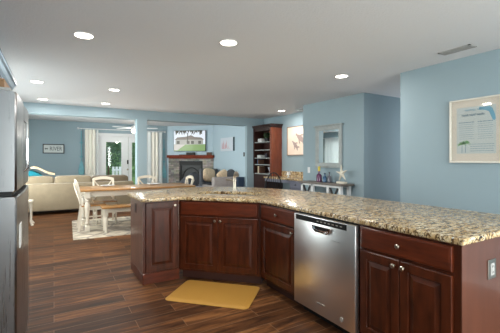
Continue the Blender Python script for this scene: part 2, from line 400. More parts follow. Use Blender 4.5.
# angled fireplace wall
w = MB(); d = Vector((1.2, -1.06, 0)).normalized(); nb = Vector((.662, .749, 0))
P1 = Vector((3.30, 11.1, 0)); P2 = Vector((4.5, 10.04, 0))
w.loft([[P1, P2, P2+nb*.1, P1+nb*.1], [v+Vector((0, 0, H)) for v in (P1, P2, P2+nb*.1, P1+nb*.1)]])
struct(w.build('wall_fireplace', 'wall_light', smooth=False))
sbox('trim_1', 'wall', XL, 4.5, 7.8, 8.05, 2.235, H)            # dropped beam
sbox('trim_2', 'wall', 1.625, 1.845, 7.8, 8.02, 0, 2.235)       # post under the beam
for i, b in enumerate([(-1.04, 1.0, 11.085, 11.1), (3.83, 3.85, -2.2, 2.717)]):
    pass
sbox('baseboard_back', 'white', XL, 1.04, 11.085, 11.1, 0, .1)
sbox('baseboard_right', 'white', XR-.014, XR, -2.2, 2.717, 0, .1)
sbox('baseboard_left', 'white', XL, XL+.014, 3.6, 9.9, 0, .1)

# windows; all but the curtained one are unseen and added for daylight
def window(name, x0, x1, z0, z1, y, rz=0, nm=3, loc=(0, 0, 0)):
    f = MB()
    f.box(x0, x1, -.04, .04, z0, z0+.05); f.box(x0, x1, -.04, .04, z1-.05, z1)
    for k in range(nm+1):
        x = x0+(x1-x0-.05)*k/nm; f.box(x, x+.05, -.04, .04, z0, z1)
    o = struct(f.build(name, 'white', smooth=False)); o.location = loc; o.rotation_euler = (0, 0, rz)
    g = MB().box(x0+.02, x1-.02, -.004, .004, z0+.02, z1-.02).build('pane', 'glass', o, smooth=False)
    return o
window('added_window_1', -1.8, 1.8, .5, 2.2, 0, 0, 3, (1.6, -2.25, 0))  # unseen window added to let daylight in from behind
window('window_2', -.55, .55, .75, 2.05, 0, PI/2, 2, (XL-.05, 10.0, 0))

window('added_window_3', -.525, .525, .6, 2.15, 0, PI/2, 1, (XL-.05, 8.725, 0))  # hidden window, added only to light the living room
window('added_window_4', -1.15, 1.15, .6, 2.15, 0, PI/2, 2, (XL-.05, 5.95, 0))  # hidden window past the refrigerator, added to light the dining side

# French doors: casing and two leaves
cs = MB()
cs.box(1.03, 1.12, 11.07, 11.16, 0, 2.13, bev=.008); cs.box(2.98, 3.07, 11.07, 11.16, 0, 2.13, bev=.008)
cs.box(1.12, 2.98, 11.07, 11.16, 2.04, 2.13, bev=.008); cs.box(1.12, 2.98, 11.1, 11.2, 0, .02)
struct(cs.build('trim_3', 'white'))
def leaf(name, x0, x1, g0, g1, hinge):
    f = MB(); y0, y1 = 11.115, 11.155
    f.box(x0, g0, y0, y1, .02, 2.04); f.box(g1, x1, y0, y1, .02, 2.04); f.box(g0, g1, y0, y1, .02, .30); f.box(g0, g1, y0, y1, 1.86, 2.04)
    for (a, b, c, dd) in ((g0-.03, g0, .27, 1.89), (g1, g1+.03, .27, 1.89)): f.box(a, b, y0-.012, y0, c, dd, bev=.004)
    f.box(g0, g1, y0-.012, y0, .27, .30, bev=.004); f.box(g0, g1, y0-.012, y0, 1.86, 1.89, bev=.004)
    o = struct(f.build(name, 'white'))
    MB().box(g0, g1, 11.13, 11.14, .30, 1.86).build('pane', 'glass', o, smooth=False)
    return o
d1 = leaf('door_1', 1.125, 2.045, 1.385, 1.835, 0)
d2 = leaf('door_2', 2.055, 2.975, 2.15, 2.72, 0)
MB().box(2.0, 2.045, 11.085, 11.115, 1.17, 1.30, bev=.008).box(2.01, 2.035, 11.078, 11.085, 1.22, 1.29).build('keypad_lock', 'black', d1)
kb = MB(); kb.lathe([(.028, 0), (.028, .006), (.012, .01), (.012, .03), (.026, .04), (.028, .055), (.018, .066), (0, .068)], T=Matrix.Translation((2.02, 11.115, 1.0)) @ Matrix.Rotation(PI/2, 4, 'X')); kb.build('door_knob', 'nickel', d1)

# outside
o = MB().box(-14, 18, 11.3, 40, -.12, -.02).build('lawn', 'grass', smooth=False); tag(o, 'green lawn beyond the glazed back doors', 'lawn', kind='stuff')
struct(MB().box(-1.5, 6, 11.2, 14.2, -.12, -.01).build('patio', 'patio', smooth=False))
def shrub(loc, w, h, label, key, n=900):
    t = thing('garden_tree', label, 'tree', loc, 0)
    tr = MB(); tr.tube([(0, 0, -.015), (.03, .02, h*.3), (-.02, 0, h*.6)], [.07, .055, .03], 8); tr.build('trunk', 'bark', t)
    f = MB(); i = f._m('_')
    for k in range(n):
        a = random.random()*2*PI; u = random.uniform(-1, 1); r = random.random()**.4
        s_ = math.sqrt(1-u*u)
        p = Vector((w/2*r*s_*math.cos(a), w/2*r*s_*math.sin(a), h*.58+h*.42*r*u))
        q = Matrix.Rotation(random.random()*6, 3, 'X') @ Matrix.Rotation(random.random()*6, 3, 'Z'); L = random.uniform(.07, .13)
        v = [f.bm.verts.new(p+q @ Vector(c)*L) for c in ((-1, 0, 0), (0, -.5, .15), (1, 0, 0), (0, .5, .15))]
        f.bm.faces.new(v)
    o = f.build('foliage', key, t, smooth=False); o['kind'] = 'stuff'
for a in [((.6, 17.0, 0), 3.2, 4.2, 'leafy green tree seen through the left door glass', 'leaf'),
          ((4.1, 16.5, 0), 2.8, 3.8, 'leafy green tree seen through the right door glass beside the white post', 'leaf'),
          ((3.0, 23.0, 0), 4.6, 5.0, 'taller dark green tree far behind the other garden trees', 'leaf_dark')]: shrub(*a, n=3200)
hd = MB(); random.seed(11)
nx_, nz_ = 60, 22
def hp(i, j):
    x = -6+16*i/nx_; z = 3.1*j/nz_
    return (x, 26-.35*math.sin(i*.9)*math.cos(j*.7)-random.uniform(0, .25)-.3*math.sin(PI*j/nz_), z)
g_ = [[hd.bm.verts.new(hp(i, j)) for j in range(nz_+1)] for i in range(nx_+1)]; hd._m('_')
for i in range(nx_):
    for j in range(nz_): hd.bm.faces.new((g_[i][j], g_[i+1][j], g_[i+1][j+1], g_[i][j+1]))
hd.box(-6, 10, 26.2, 27.2, 0, 3.0)
tag(hd.build('garden_hedge', 'leaf', smooth=False), 'long clipped green hedge across the far end of the garden', 'hedge')
# white garden chair
def garden_chair(loc, rz):
    t = thing('garden_chair', 'white slatted garden chair on the patio behind the left door glass', 'chair', loc, rz)
    MB().box(-.28, .28, -.25, .25, .38, .42, bev=.01).build('seat', 'white', t)
    b = MB()
    for k in range(5): b.box(-.27+k*.115, -.19+k*.115, .24, .27, .42, 1.05, bev=.008)
    b.box(-.28, .28, .27, .29, .6, .66); b.box(-.28, .28, .27, .29, .9, .96); b.build('backrest', 'white', t)
    for sx in (-1, 1):
        MB().box(sx*.30-.045, sx*.30+.045, -.32, .28, .60, .63, bev=.008).build('armrest', 'white', t)
        for y in (-.25, .24): MB().box(sx*.30-.025, sx*.30+.025, y-.03, y+.03, -.01, .60, bev=.006).build('leg', 'white', t)
garden_chair((2.1, 13.3, 0), PI)

# ------------------------------------------------------------ island cabinets
def panel_front(x0, x1, z0, z1, yf, th=.019, fr=.055, raised=True, m=None):
    """a front (door or drawer) whose face is at yf (facing -y), raised panel profile"""
    b = MB()
    prof = [(0, yf+th), (0, yf+.004), (.004, yf)]
    if raised: prof += [(fr, yf), (fr+.004, yf+.010), (fr+.010, yf+.010), (fr+.036, yf+.001), (fr+.037, yf)]
    else: prof += [(.010, yf), (.014, yf-.0015)]
    rings = [[(x0+i, y, z0+i), (x1-i, y, z0+i), (x1-i, y, z1-i), (x0+i, y, z1-i)] for i, y in prof]
    b.loft(rings, m); return PB(b)
class PB:
    def __init__(s, b): s.b = b
    def build(s, *a, **k): return s.b.build(*a, angle=6, **k)
KN = [(.006, 0), (.006, .010), (.009, .014), (.015, .019), (.0155, .024), (.011, .029), (.0, .030)]
def knob(parent, x, y, z):
    k = MB(); k.lathe(KN, seg=14, T=Matrix.Translation((x, y, z)) @ Matrix.Rotation(PI/2, 4, 'X')); k.build('knob', 'nickel', parent)
def carcass(t, w, dep, toe=True, top=.876, z0=None, left=0, m='cherry'):
    b = MB(); zb = .10 if toe else 0
    b.box(0, w, 0, dep, zb, top, bev=.0015)
    b.build('body', m, t)
    if toe: MB().box(.002, w-.002, .075, dep-.01, 0, .098).build('toe_kick', 'toe', t)
XF = 1.86
# end cabinet
t = thing('end_cabinet', 'dark cherry island end cabinet with one tall raised panel door', 'cabinet', (.81, 3.6, 0))
carcass(t, .388, .63, toe=False)
MB().box(-.006, .394, -.006, .636, 0, .115, bev=.003).build('plinth', 'cherry_h', t)
MB().box(-.006, 0, 0, .63, .115, .876).build('side_panel', 'panel', t)
dr = panel_front(.025, .365, .135, .865, -.02).build('door', 'cherry', t); knob(dr, .335, -.02, .825)
ou = MB().box(-.012, -.006, .30, .37, .72, .83, bev=.002).build('outlet_plate', 'toe', t)
MB().box(-.0135, -.012, .318, .352, .74, .81).build('socket', 'black', ou)
# sink base (45 degrees)
t = thing('sink_cabinet', 'dark cherry sink cabinet set at an angle with two doors', 'cabinet', (1.2, 3.6, 0), -PI/4)
W = .933
b = MB(); b.box(0, W, 0, .018, .10, .876).box(0, .018, .018, .60, .10, .876).box(W-.018, W, .018, .60, .10, .876).box(.018, W-.018, .582, .60, .10, .876).box(.018, W-.018, .018, .582, .10, .118); b.build('body', 'cherry', t, smooth=False)
MB().box(.01, W-.01, .075, .59, 0, .098).build('toe_kick', 'toe', t)
df = panel_front(.03, W-.03, .722, .862, -.02, raised=False).build('false_drawer_front', 'cherry_h', t)
for (a, b_, kx) in ((.03, W/2-.002, W/2-.03), (W/2+.002, W-.03, W/2+.03)):
    dr = panel_front(a, b_, .125, .702, -.02).build('door', 'cherry', t); knob(dr, kx, -.02, .665)
MB().box(0, W, -.002, 0, .704, .72).build('face_rail', 'cherry', t)
# drawer base
t = thing('drawer_cabinet', 'dark cherry island cabinet with one drawer and one door left of the dishwasher', 'cabinet', (XF, 2.94, 0), -PI/2)
W = .608
carcass(t, W, .61)
d_ = panel_front(.035, W-.012, .722, .862, -.02, raised=False).build('drawer', 'cherry_h', t); knob(d_, .32, -.02, .792)
dr = panel_front(.035, W-.012, .125, .702, -.02).build('door', 'cherry', t); knob(dr, W-.045, -.02, .665)
# dishwasher
t = thing('dishwasher', 'stainless steel dishwasher with black control strip under the granite counter', 'dishwasher', (XF, 2.328, 0), -PI/2)
W = .700
MB().box(.004, W-.004, .0, .58, .10, .868).build('tub', 'black', t)
dd = MB().box(.006, W-.006, -.045, 0, .095, .862, bev=.005, seg=2).build('door', 'steel', t)
MB().box(.035, .615, -.0475, -.044, .814, .856, bev=.001).build('control_panel', 'black', dd)
bt = MB()
for k in range(7): MB().box(.30+k*.042, .322+k*.042, -.0482, -.0475, .832, .838).build('control_button', 'label_grey', dd, smooth=False)
bt.bm.free()
# pocket handle
ph = MB()
pts = [(-.105, .812), (-.095, .780), (-.065, .762), (.065, .762), (.095, .780), (.105, .812)]
rings = []
for (o_, y) in ((1.0, -.044), (1.0, -.060), (.85, -.064), (.74, -.050)):
    rings.append([(.36+x*o_, y, .783+(z-.795)*o_) for x, z in pts])
ph.loft(rings, cap=True); ph.build('pocket_handle', 'chrome', dd)
MB().prism([(.36+x*.68, .789+(z-.795)*.5) for x, z in pts], -.062, -.050, 'y').build('handle_recess_shade', 'black', dd)  # solid black block paints the shade inside the pocket
MB().box(.305, .385, -.0465, -.0448, .182, .192, bev=.0006).build('nameplate', 'label_grey', dd)
bd = MB(); bd.lathe([(.017, 0), (.017, .002), (.012, .003), (0, .003)], seg=20, T=Matrix.Translation((.565, -.045, .155)) @ Matrix.Rotation(PI/2, 4, 'X')); bd.build('round_badge', 'label_grey', dd)
MB().box(.01, W-.01, .06, .08, 0, .095).build('kick_plate', 'black', t)
# right cabinet
t = thing('double_door_cabinet', 'dark cherry island cabinet with a wide drawer over two doors at the right end', 'cabinet', (XF, 1.66, 0), -PI/2)
W = .706
carcass(t, W, 1.0)
d_ = panel_front(.045, W-.038, .722, .862, -.02, raised=False).build('drawer', 'cherry_h', t); knob(d_, W/2, -.022, .792)
mid = .352
for (a, b_, kx) in ((.045, mid-.002, mid-.032), (mid+.002, W-.038, mid+.032)):
    dr = panel_front(a, b_, .125, .702, -.02).build('door', 'cherry', t); knob(dr, kx, -.02, .665)
MB().box(W, W+.006, -.001, 1.0, 0, .876).build('side_panel', 'panel', t)
ou = MB().box(W+.006, W+.012, .265, .355, .645, .755, bev=.002).build('outlet_plate', 'plate_steel', t)
so = MB().box(W+.012, W+.015, .288, .332, .665, .735, bev=.004); so.build('socket', 'grille', ou)
sl = MB()
for z in (.683, .717):
    for y in (.300, .316): MB().box(W+.0151, W+.0158, y, y+.003, z-.006, z+.006).build('socket_slot', 'black', ou, smooth=False)
sl.bm.free()
# back panel of the bar side
t = MB()
t.box(2.475, 2.50, 1.70, 2.92, 0, .876); t.build('island_back_panel', 'cherry')
o = bpy.data.objects['island_back_panel']; tag(o, 'dark cherry back panel of the island under the counter overhang', 'panel')

# granite counter with sink opening
def offset(poly, d):
    n = len(poly); out = []
    for i in range(n):
        p0, p1, p2 = Vector(poly[i-1]), Vector(poly[i]), Vector(poly[(i+1) % n])
        e1 = (p1-p0).normalized(); e2 = (p2-p1).normalized()
        n1 = Vector((-e1.y, e1.x)); n2 = Vector((-e2.y, e2.x)); b = (n1+n2).normalized()
        out.append(tuple(p1+b*d/max(.3, b.dot(n1))))
    return out
def rounded(poly, r):
    out = []; n = len(poly)
    for i in range(n):
        p0, p1, p2 = Vector(poly[i-1]), Vector(poly[i]), Vector(poly[(i+1) % n]); rr = r[i]
        if rr <= 0: out.append(tuple(p1)); continue
        a = p1+(p0-p1).normalized()*rr; b = p1+(p2-p1).normalized()*rr
        for k in range(7):
            u = k/6; out.append(tuple(a*(1-u)**2+p1*2*u*(1-u)+b*u*u))
    return out
FX = XF-.026
outl = [(.785, 3.565), (4.757-3.565, 3.565), (FX, 4.757-FX), (FX, .928), (2.915, .928), (2.90, 3.45), (2.43, 4.42), (1.75, 4.80), (.775, 4.33)]
outl = rounded(outl, [.012, .03, .05, .012, .03, .6, .25, .35, .05])
sc = Vector((1.853, 3.647)); ux = Vector((.7071, -.7071)); uy = Vector((.7071, .7071))
hole = [tuple(sc+ux*a+uy*b) for a, b in ((-.37, -.19), (.37, -.19), (.37, .19), (-.37, .19))]
hole = rounded(hole, [.06]*4)
zt, zb_ = .914, .877
g = MB(); bm = g.bm; g._m('_')
prof = [(.010, zt), (.004, zt-.002), (0, zt-.007), (.001, zt-.016), (.0, zt-.026), (.004, zb_+.003), (.010, zb_)]
R = [[bm.verts.new((x, y, z)) for x, y in offset(outl, i)] for i, z in prof]
n = len(R[0])
for a, b in zip(R, R[1:]):
    for i in range(n): bm.faces.new((a[i], a[(i+1) % n], b[(i+1) % n], b[i]))
HT = [bm.verts.new((x, y, zt)) for x, y in hole]; HB = [bm.verts.new((x, y, zb_)) for x, y in hole]
nh = len(hole)
for i in range(nh): bm.faces.new((HT[i], HT[(i+1) % nh], HB[(i+1) % nh], HB[i]))
bm.edges.ensure_lookup_table()
for ring, hr in ((R[0], HT), (R[-1], HB)):
    es = []
    for L_ in (ring, hr):
        for i in range(len(L_)):
            e = bm.edges.get((L_[i], L_[(i+1) % len(L_)])) or bm.edges.new((L_[i], L_[(i+1) % len(L_)])); es.append(e)
    bmesh.ops.triangle_fill(bm, use_beauty=True, use_dissolve=False, edges=es)
o = g.build('granite_countertop', 'granite', angle=50)
tag(o, 'long speckled beige granite countertop covering the whole kitchen island', 'countertop')
# sink basin
t = MB()
top = [(x, y, .8765) for x, y in offset(hole, -.012)]; bot = [(x, y, .70) for x, y in offset(hole, .03)]
t.loft([[(x, y, .8765) for x, y in offset(hole, -.015)], [(x, y, .8765) for x, y in offset(hole, .0)], [(x, y, .72) for x, y in offset(hole, .012)], [(x, y, .70) for x, y in offset(hole, .04)]], cap=False)
bm = t.bm; bm.verts.ensure_lookup_table(); bm.faces.new(bm.verts[-nh:])
o = t.build('sink_basin', 'steel'); tag(o, 'undermount steel sink basin sunk in the granite before the faucet', 'sink')
# faucet
t = thing('faucet', 'brushed nickel kitchen faucet standing behind the sink', 'faucet', (2.045, 3.87, .914), -PI/4)
MB().lathe([(.032, 0), (.032, .006), (.024, .012), (.021, .03), (.020, .12), (.024, .125), (.024, .15), (.016, .17), (.0, .172)], seg=18).build('base', 'nickel', t)
MB().tube([(0, 0, .15), (0, 0, .18), (.012, -.02, .21), (.03, -.05, .235), (.055, -.10, .235), (.075, -.14, .21)], [.020, .021, .022, .023, .024, .027], 12).build('spout', 'nickel', t)
MB().tube([(-.02, 0, .13), (-.06, -.005, .145), (-.115, -.01, .150)], [.012, .011, .016], 10).build('handle', 'nickel', t)

# anti-fatigue mat
t = MB(); T = Matrix.Translation((1.37, 3.02, 0)) @ Matrix.Rotation(-PI/4, 4, 'Z')
def rrect(w, h, r, n=6):
    return [(sx*(w-r)+r*math.cos(a0+PI/2*k/n), sy*(h-r)+r*math.sin(a0+PI/2*k/n)) for sx, sy, a0 in ((1, 1, 0), (-1, 1, PI/2), (-1, -1, PI), (1, -1, 1.5*PI)) for k in range(n+1)]
def mring(i, z): return [T @ Vector((x, y, z)) for x, y in rrect(.41-i, .27-i, max(.012, .05-i*.6))]
t.loft([mring(*q_) for q_ in ((0, .001), (0, .006), (.02, .014), (.045, .019))], 'mat_edge'); t.loft([mring(*q_) for q_ in ((.045, .0185), (.047, .0192), (.052, .0175))], 'mat_gold')
o = t.build('kitchen_mat', 'mat_gold'); tag(o, 'gold cushioned kitchen mat on the plank floor before the sink', 'mat')

# ------------------------------------------------------------ fridge and cabinet over it
t = thing('refrigerator', 'stainless steel refrigerator cut off by the left edge of the view', 'refrigerator', (-.175, 2.80, 0))
# local: front faces +x, width along y (-.52..+.50)
MB().box(-.82, -.155, -.50, .50, .03, 1.70, bev=.006).build('body', 'grille_dark', t)
def fdoor(name, y0, y1, z0, z1):
    b = MB(); n = 10; pl = [(-.15, y0)]
    for k in range(n+1):
        u = k/n; e_ = .004 if 0 < k < n else 0
        pl.append((-.006+.006*math.sin(PI*u) if 0 < k < n else -.016, y0+(y1-y0)*u))
        if k == 0: pl.append((-.006, y0+.012))
        if k == n-1: pl.append((-.006, y1-.012))
    pl.append((-.15, y1))
    b.loft([[(x-e, y, z) for x, y in pl] for z, e in ((z0, .006), (z0+.008, 0), (z1-.008, 0), (z1, .006))])
    return b.build(name, 'steel_fridge', t)
dL = fdoor('door', -.52, -.003, 1.150, 1.712); dR = fdoor('door', .003, .50, 1.150, 1.712)
fr = fdoor('freezer_drawer', -.52, .50, .06, 1.118)
for par, y in ((dL, -.04), (dR, .04)):
    MB().tube([(-.005, y, 1.60), (.014, y, 1.58), (.014, y, 1.27), (-.005, y, 1.25)], .008, 10).build('handle', 'chrome', par)
MB().box(-.155, -.03, -.5, .5, 1.122, 1.146).build('door_gap_shade', 'black', t)  # black filler paints the shade in the gap between doors and drawer
MB().box(-.16, -.03, -.50, -.40, 1.714, 1.735, bev=.008).build('hinge_cover', 'grille', t)
MB().box(-.16, -.03, .40, .49, 1.714, 1.735, bev=.008).build('hinge_cover', 'grille', t)
nt_ = MB().box(.0, .006, .22, .32, .80, .94, bev=.001).build('hanging_notepad', 'white_matte', smooth=False, loc=(-.180, 2.20, 0))
tag(nt_, 'small white note pad stuck to the refrigerator drawer front', 'note pad')
cr = thing('wooden_box', 'brown wooden box standing on top of the refrigerator', 'box', (-.42, 2.9, 1.701))
MB().box(-.14, .14, -.2, .2, 0, .012).box(-.14, .14, -.2, -.188, .012, .14).box(-.14, .14, .188, .2, .012, .14).box(-.14, -.128, -.188, .188, .012, .14).box(.128, .14, -.188, .188, .012, .14).build('tray', 'crate', cr, smooth=False)
MB().box(-.14, .14, -.2, .2, .141, .16, bev=.003).build('lid', 'crate', cr)
t = thing('wall_cabinet', 'pale blue wall cabinet with stepped crown moulding above the refrigerator', 'cabinet', (0, 0, 0))
MB().box(XL, -.43, .6, 4.30, 1.90, 2.12).build('body', 'crown', t, smooth=False)
cm = MB()
pf = [(-.43, 2.0), (-.425, 2.02), (-.40, 2.035), (-.40, 2.05), (-.375, 2.075), (-.36, 2.11), (-.345, 2.12), (-.345, 2.145), (-.43, 2.145)]
cm.loft([[(x, .6, z) for x, z in pf], [(x, 4.36, z) for x, z in pf]]); cm.build('crown_moulding', 'crown', t, angle=20)
MB().box(-.3999, -.392, .6, 4.34, 2.038, 2.050).box(-.352, -.343, .6, 4.362, 2.146, 2.152).build('crown_stripe', 'crown_dark', t, smooth=False)  # dark strips laid along the moulding

# ------------------------------------------------------------ ceiling fixtures
def downlight():
    t = thing('recessed_downlight', '', 'ceiling light')
    r = MB(); prof = [(.088, 0), (.088, -.005), (.078, -.009), (.074, -.004), (.074, 0)]
    rings = [[(a*math.cos(2*PI*k/28), a*math.sin(2*PI*k/28), z) for k in range(28)] for a, z in prof]
    r.loft(rings, cap=False); r.build('trim_ring', 'white_matte', t)
    MB().lathe([(.074, -.003), (.074, -.005), (.05, -.0075), (0, -.008)], seg=28).build('diffuser', 'bulb', t)
    d = bpy.data.lights.new('lamp', 'AREA'); d.shape = 'DISK'; d.size = .14; d.energy = DOWNLIGHT_W; d.color = (1, .96, .90)
    l = bpy.data.objects.new('lamp', d); C.objects.link(l); l.parent = t; l.location = (0, 0, -.014)
    return t
dl = downlight(); G = 'recessed ceiling downlights'
L8 = [((.23, 3.32), 'round recessed downlight nearest the camera at upper left'),
      ((1.43, 2.83), 'round recessed downlight over the island near the top middle'),
      ((-.21, 5.65), 'round recessed downlight leftmost, above the refrigerator'),
      ((.83, 5.69), 'round recessed downlight right of the leftmost one and nearer than the one by the post'),
      ((-.175, 7.24), 'round recessed downlight just before the beam at far left'),
      ((.89, 7.19), 'round recessed downlight closest to the beam, just left of the post'),
      ((3.31, 3.21), 'round recessed downlight by the passage corner on the right'),
      ((4.50, 6.22), 'round recessed downlight over the desk alcove')]
for i, (p, lab) in enumerate(L8):
    o = dl if i == 0 else copy_tree(dl)
    place(o, (p[0], p[1], H), 0, lab, G)
def vent(cx_, cy_, w, l, rz, label):
    t = thing('ceiling_vent', label, 'vent', (cx_, cy_, H), rz)
    f = MB(); a, b = w/2, l/2
    f.box(-a, a, -b, -b+.018, -.008, 0).box(-a, a, b-.018, b, -.008, 0).box(-a, -a+.018, -b, b, -.008, 0).box(a-.018, a, -b, b, -.008, 0)
    f.build('frame', 'grille', t, smooth=False)
    MB().box(-a+.015, a-.015, -b+.015, b-.015, -.002, 0).build('backing', 'grille_dark', t, smooth=False)
    s_ = MB()
    for k in range(6):
        x = -a+.026+k*(w-.052)/5; s_.box(x-.001, x+.007, -b+.018, b-.018, -.0075, -.004)
    s_.build('louvres', 'grille', t, smooth=False)
vent(3.515, 1.845, .13, .31, 0, 'grey slotted ceiling vent near the right wall')
vent(4.76, 5.80, .12, .30, 0, 'small ceiling vent over the desk alcove beside the wall corner')

# ------------------------------------------------------------ right wall and console wall
# framed print
t = thing('framed_print', 'cream framed beach print with blue map and green palms on right wall', 'picture', (XR, 2.087, 1.29), -PI/2)
# local x along wall (toward camera), -y faces the room
W, Hh = .53, .688
f = MB(); q = .018
f.box(0, W, -.028, -.003, 0, q, bev=.003).box(0, W, -.028, -.003, Hh-q, Hh, bev=.003).box(0, q, -.028, -.003, q, Hh-q, bev=.003).box(W-q, W, -.028, -.003, q, Hh-q, bev=.003)
f.build('frame', 'frame_white', t)
MB().box(q, W-q, -.014, -.004, q, Hh-q).build('mat_board', 'print_paper', t, smooth=False)
pr = MB().box(.075, W-.075, -.0152, -.0142, .10, Hh-.09).build('print', 'print_inner', t, smooth=False)
fm = MB(); fl_ = [(.30, .585), (.40, .585), (.425, .56), (.445, .50), (.452, .455), (.443, .435), (.425, .445), (.408, .49), (.392, .53), (.36, .548), (.30, .56)]
fm.prism(fl_, -.0160, -.0153, 'y'); fm.build('blue_map', 'print_blue', pr, smooth=False)
def scribble(name, x0, x1, z, h, key, r, seed):
    random.seed(seed); b = MB(); x = x0
    while x < x1-.02:
        w_ = random.uniform(.05, .11); n_ = int(w_/.004); pts = []
        for k in range(n_+1):
            pts.append((min(x1, x+k*.004), -.0157, z+h*(.5*math.sin(k*1.45)*(1 if k % 7 else 1.8))))
        b.tube(pts, r, 5); x += w_+.014
    b.build(name, key, pr)
scribble('script_title', .16, .31, .565, .016, 'print_blue', .0022, 2)
scribble('block_title', .13, .37, .510, .020, 'print_grey', .0030, 4)
tl = MB(); random.seed(3)
for col_, x0, x1 in ((0, .095, .25), (1, .285, .43)):
    for k in range(9):
        z = .435-k*.022; hh = .010 if k == 0 else .004
        x = x0+(random.uniform(0, .01))
        while x < x1-.01:
            w_ = random.uniform(.01, .028); tl.box(x, min(x+w_, x1), -.0158, -.0153, z-hh/2, z+hh/2); x += w_+.005
for k in range(4):
    z = .20-k*.024; x = .215
    while x < .43:
        w_ = random.uniform(.012, .03); tl.box(x, min(x+w_, .44), -.0158, -.0153, z-.003, z+.003); x += w_+.006
tl.build('text_lines', 'print_grey', pr, smooth=False)
pm = MB()
for bx_, hz_ in ((.13, .205), (.165, .215)):
    pm.prism([(bx_-.004, .11), (bx_+.004, .11), (bx_+.003, hz_), (bx_-.001, hz_)], -.0160, -.0153, 'y', m='print_grey')
    for k in range(9):
        a = PI*(-.12+1.24*k/8); c_, s_ = math.cos(a), math.sin(a)
        pm.prism([(bx_, hz_-.004), (bx_+.030*c_-.006*s_, hz_+.028*s_+.006*c_), (bx_+.055*c_, hz_+.036*s_-.012), (bx_+.028*c_+.004*s_, hz_+.018*s_-.004*c_)], -.0163, -.0160-.00002*k, 'y', m='print_green')
pm.build('palm_drawing', None, pr, smooth=False)
gl = MB().box(q, W-q, -.0185, -.0180, q, Hh-q).build('cover_glass', 'glass', t, smooth=False)

# mirror
t = thing('wall_mirror', 'grey distressed framed mirror hanging above the console table', 'mirror', (4.45, 4.98, 1.19), -PI/2)
f = MB(); W, Hh = .69, .76
f.box(0, .075, -.035, -.003, 0, Hh, bev=.006).box(W-.075, W, -.035, -.003, 0, Hh, bev=.006).box(.075, W-.075, -.035, -.003, 0, .07, bev=.006).box(.075, W-.075, -.035, -.003, Hh-.075, Hh, bev=.006)
f.build('frame', 'drift_v', t)
MB().box(-.03, W+.03, -.06, -.003, Hh, Hh+.025, bev=.006).box(-.015, W+.015, -.045, -.003, Hh-.02, Hh, bev=.004).build('cornice', 'drift_v', t)
MB().box(-.01, W+.01, -.045, -.003, -.022, 0, bev=.004).build('bottom_rail', 'drift_v', t)
MB().box(.07, W-.07, -.016, -.006, .065, Hh-.07).build('glass', 'mirror', t, smooth=False)

# console table
t = thing('console_table', 'white trestle console table with weathered grey top below the mirror', 'table', (4.13, 5.16, 0), -PI/2)
W = 1.15
MB().box(0, W, 0, .31, .87, .905, bev=.004).build('tabletop', 'drift', t)
MB().box(.05, W-.05, .03, .05, .835, .869).box(.05, W-.05, .26, .28, .835, .869).build('apron', 'white', t, smooth=False)
for x in (.05, .34, .76, 1.05):
    MB().box(x, x+.055, .03, .085, 0, .87, bev=.003).build('leg', 'white', t)
    if x in (.05, 1.05): MB().box(x, x+.055, .225, .28, 0, .87, bev=.003).build('leg', 'white', t)
for a, b in ((.105, .34), (.815, 1.05)):
    m_ = MB(); m_.bar((a+.02, .04, .834), ((a+b)/2, .04, .66), .032, .02, 'soft_black').bar((b-.02, .04, .834), ((a+b)/2, .04, .66), .032, .02, 'soft_black')
    m_.bar((a, .045, .1), (b, .045, .5), .04, .02, 'white'); m_.build('brace', 'white', t, smooth=False)
MB().box(.08, W-.08, .05, .26, .16, .185, bev=.003).build('shelf', 'drift', t)
# starfish
t = thing('starfish_ornament', 'white upright starfish on a small block at the console right end', 'ornament', (4.29, 4.16, .905), -PI/2)
MB().box(-.085, .085, -.05, .05, 0, .035, bev=.006).build('stand', 'starfish', t)
s_ = MB(); outer = []
for k in range(10):
    a = PI/2+k*PI/5+.12; r_ = (.145 if k % 2 == 0 else .042); outer.append((r_*math.cos(a), .175+r_*1.12*math.sin(a)))
rings = [[(x*u, y, .175+(z-.175)*u) for x, z in outer] for u, y in ((.25, -.028), (.7, -.018), (1, 0), (.7, .018), (.25, .028))]
s_.loft(rings); s_.build('star', 'starfish', t)
def bottle(loc, h, r, key, capk, label, caph=.02):
    t = thing('bottle', label, 'bottle', loc)
    MB().lathe([(r*.8, 0), (r, .008), (r, h*.55), (r*.8, h*.68), (r*.38, h*.76), (r*.34, h)], seg=16).build('glass_body', key, t)
    MB().lathe([(r*.42, h), (r*.48, h+caph*.5), (r*.40, h+caph), (0, h+caph)], seg=12).build('stopper', capk, t)
bottle((4.28, 4.72, .905), .20, .052, 'plum', 'yellow', 'plum bottle with yellow flower-like top under the mirror', .09)
bottle((4.30, 4.59, .905), .15, .038, 'blue_glass', 'navy', 'short dark blue bottle between the plum and the smoky bottle')
bottle((4.31, 4.48, .905), .17, .036, 'smoke_glass', 'soft_black', 'slim smoky bottle rightmost of the three under the mirror')
t = thing('display_tray', 'low driftwood tray lying on the console left of the starfish', 'tray', (4.25, 4.70, .905), -PI/2)
bpy.data.objects.remove(t)
# outlet plates
def plate(loc, rz, label, key='white'):
    t = thing('switch_plate', label, 'wall plate', loc, rz)
    MB().box(-.036, .036, -.008, -.001, -.058, .058, bev=.002).build('cover', key, t)
    MB().box(-.016, .016, -.011, -.008, -.03, .03, bev=.002).build('rocker', key, t)
plate((4.45, 5.205, 1.11), -PI/2, 'white wall plate left of the mirror above the console table')
plate((4.5, 7.96, 1.46), -PI/2, 'dark light switch plate by the living room wall corner', 'grille_dark')

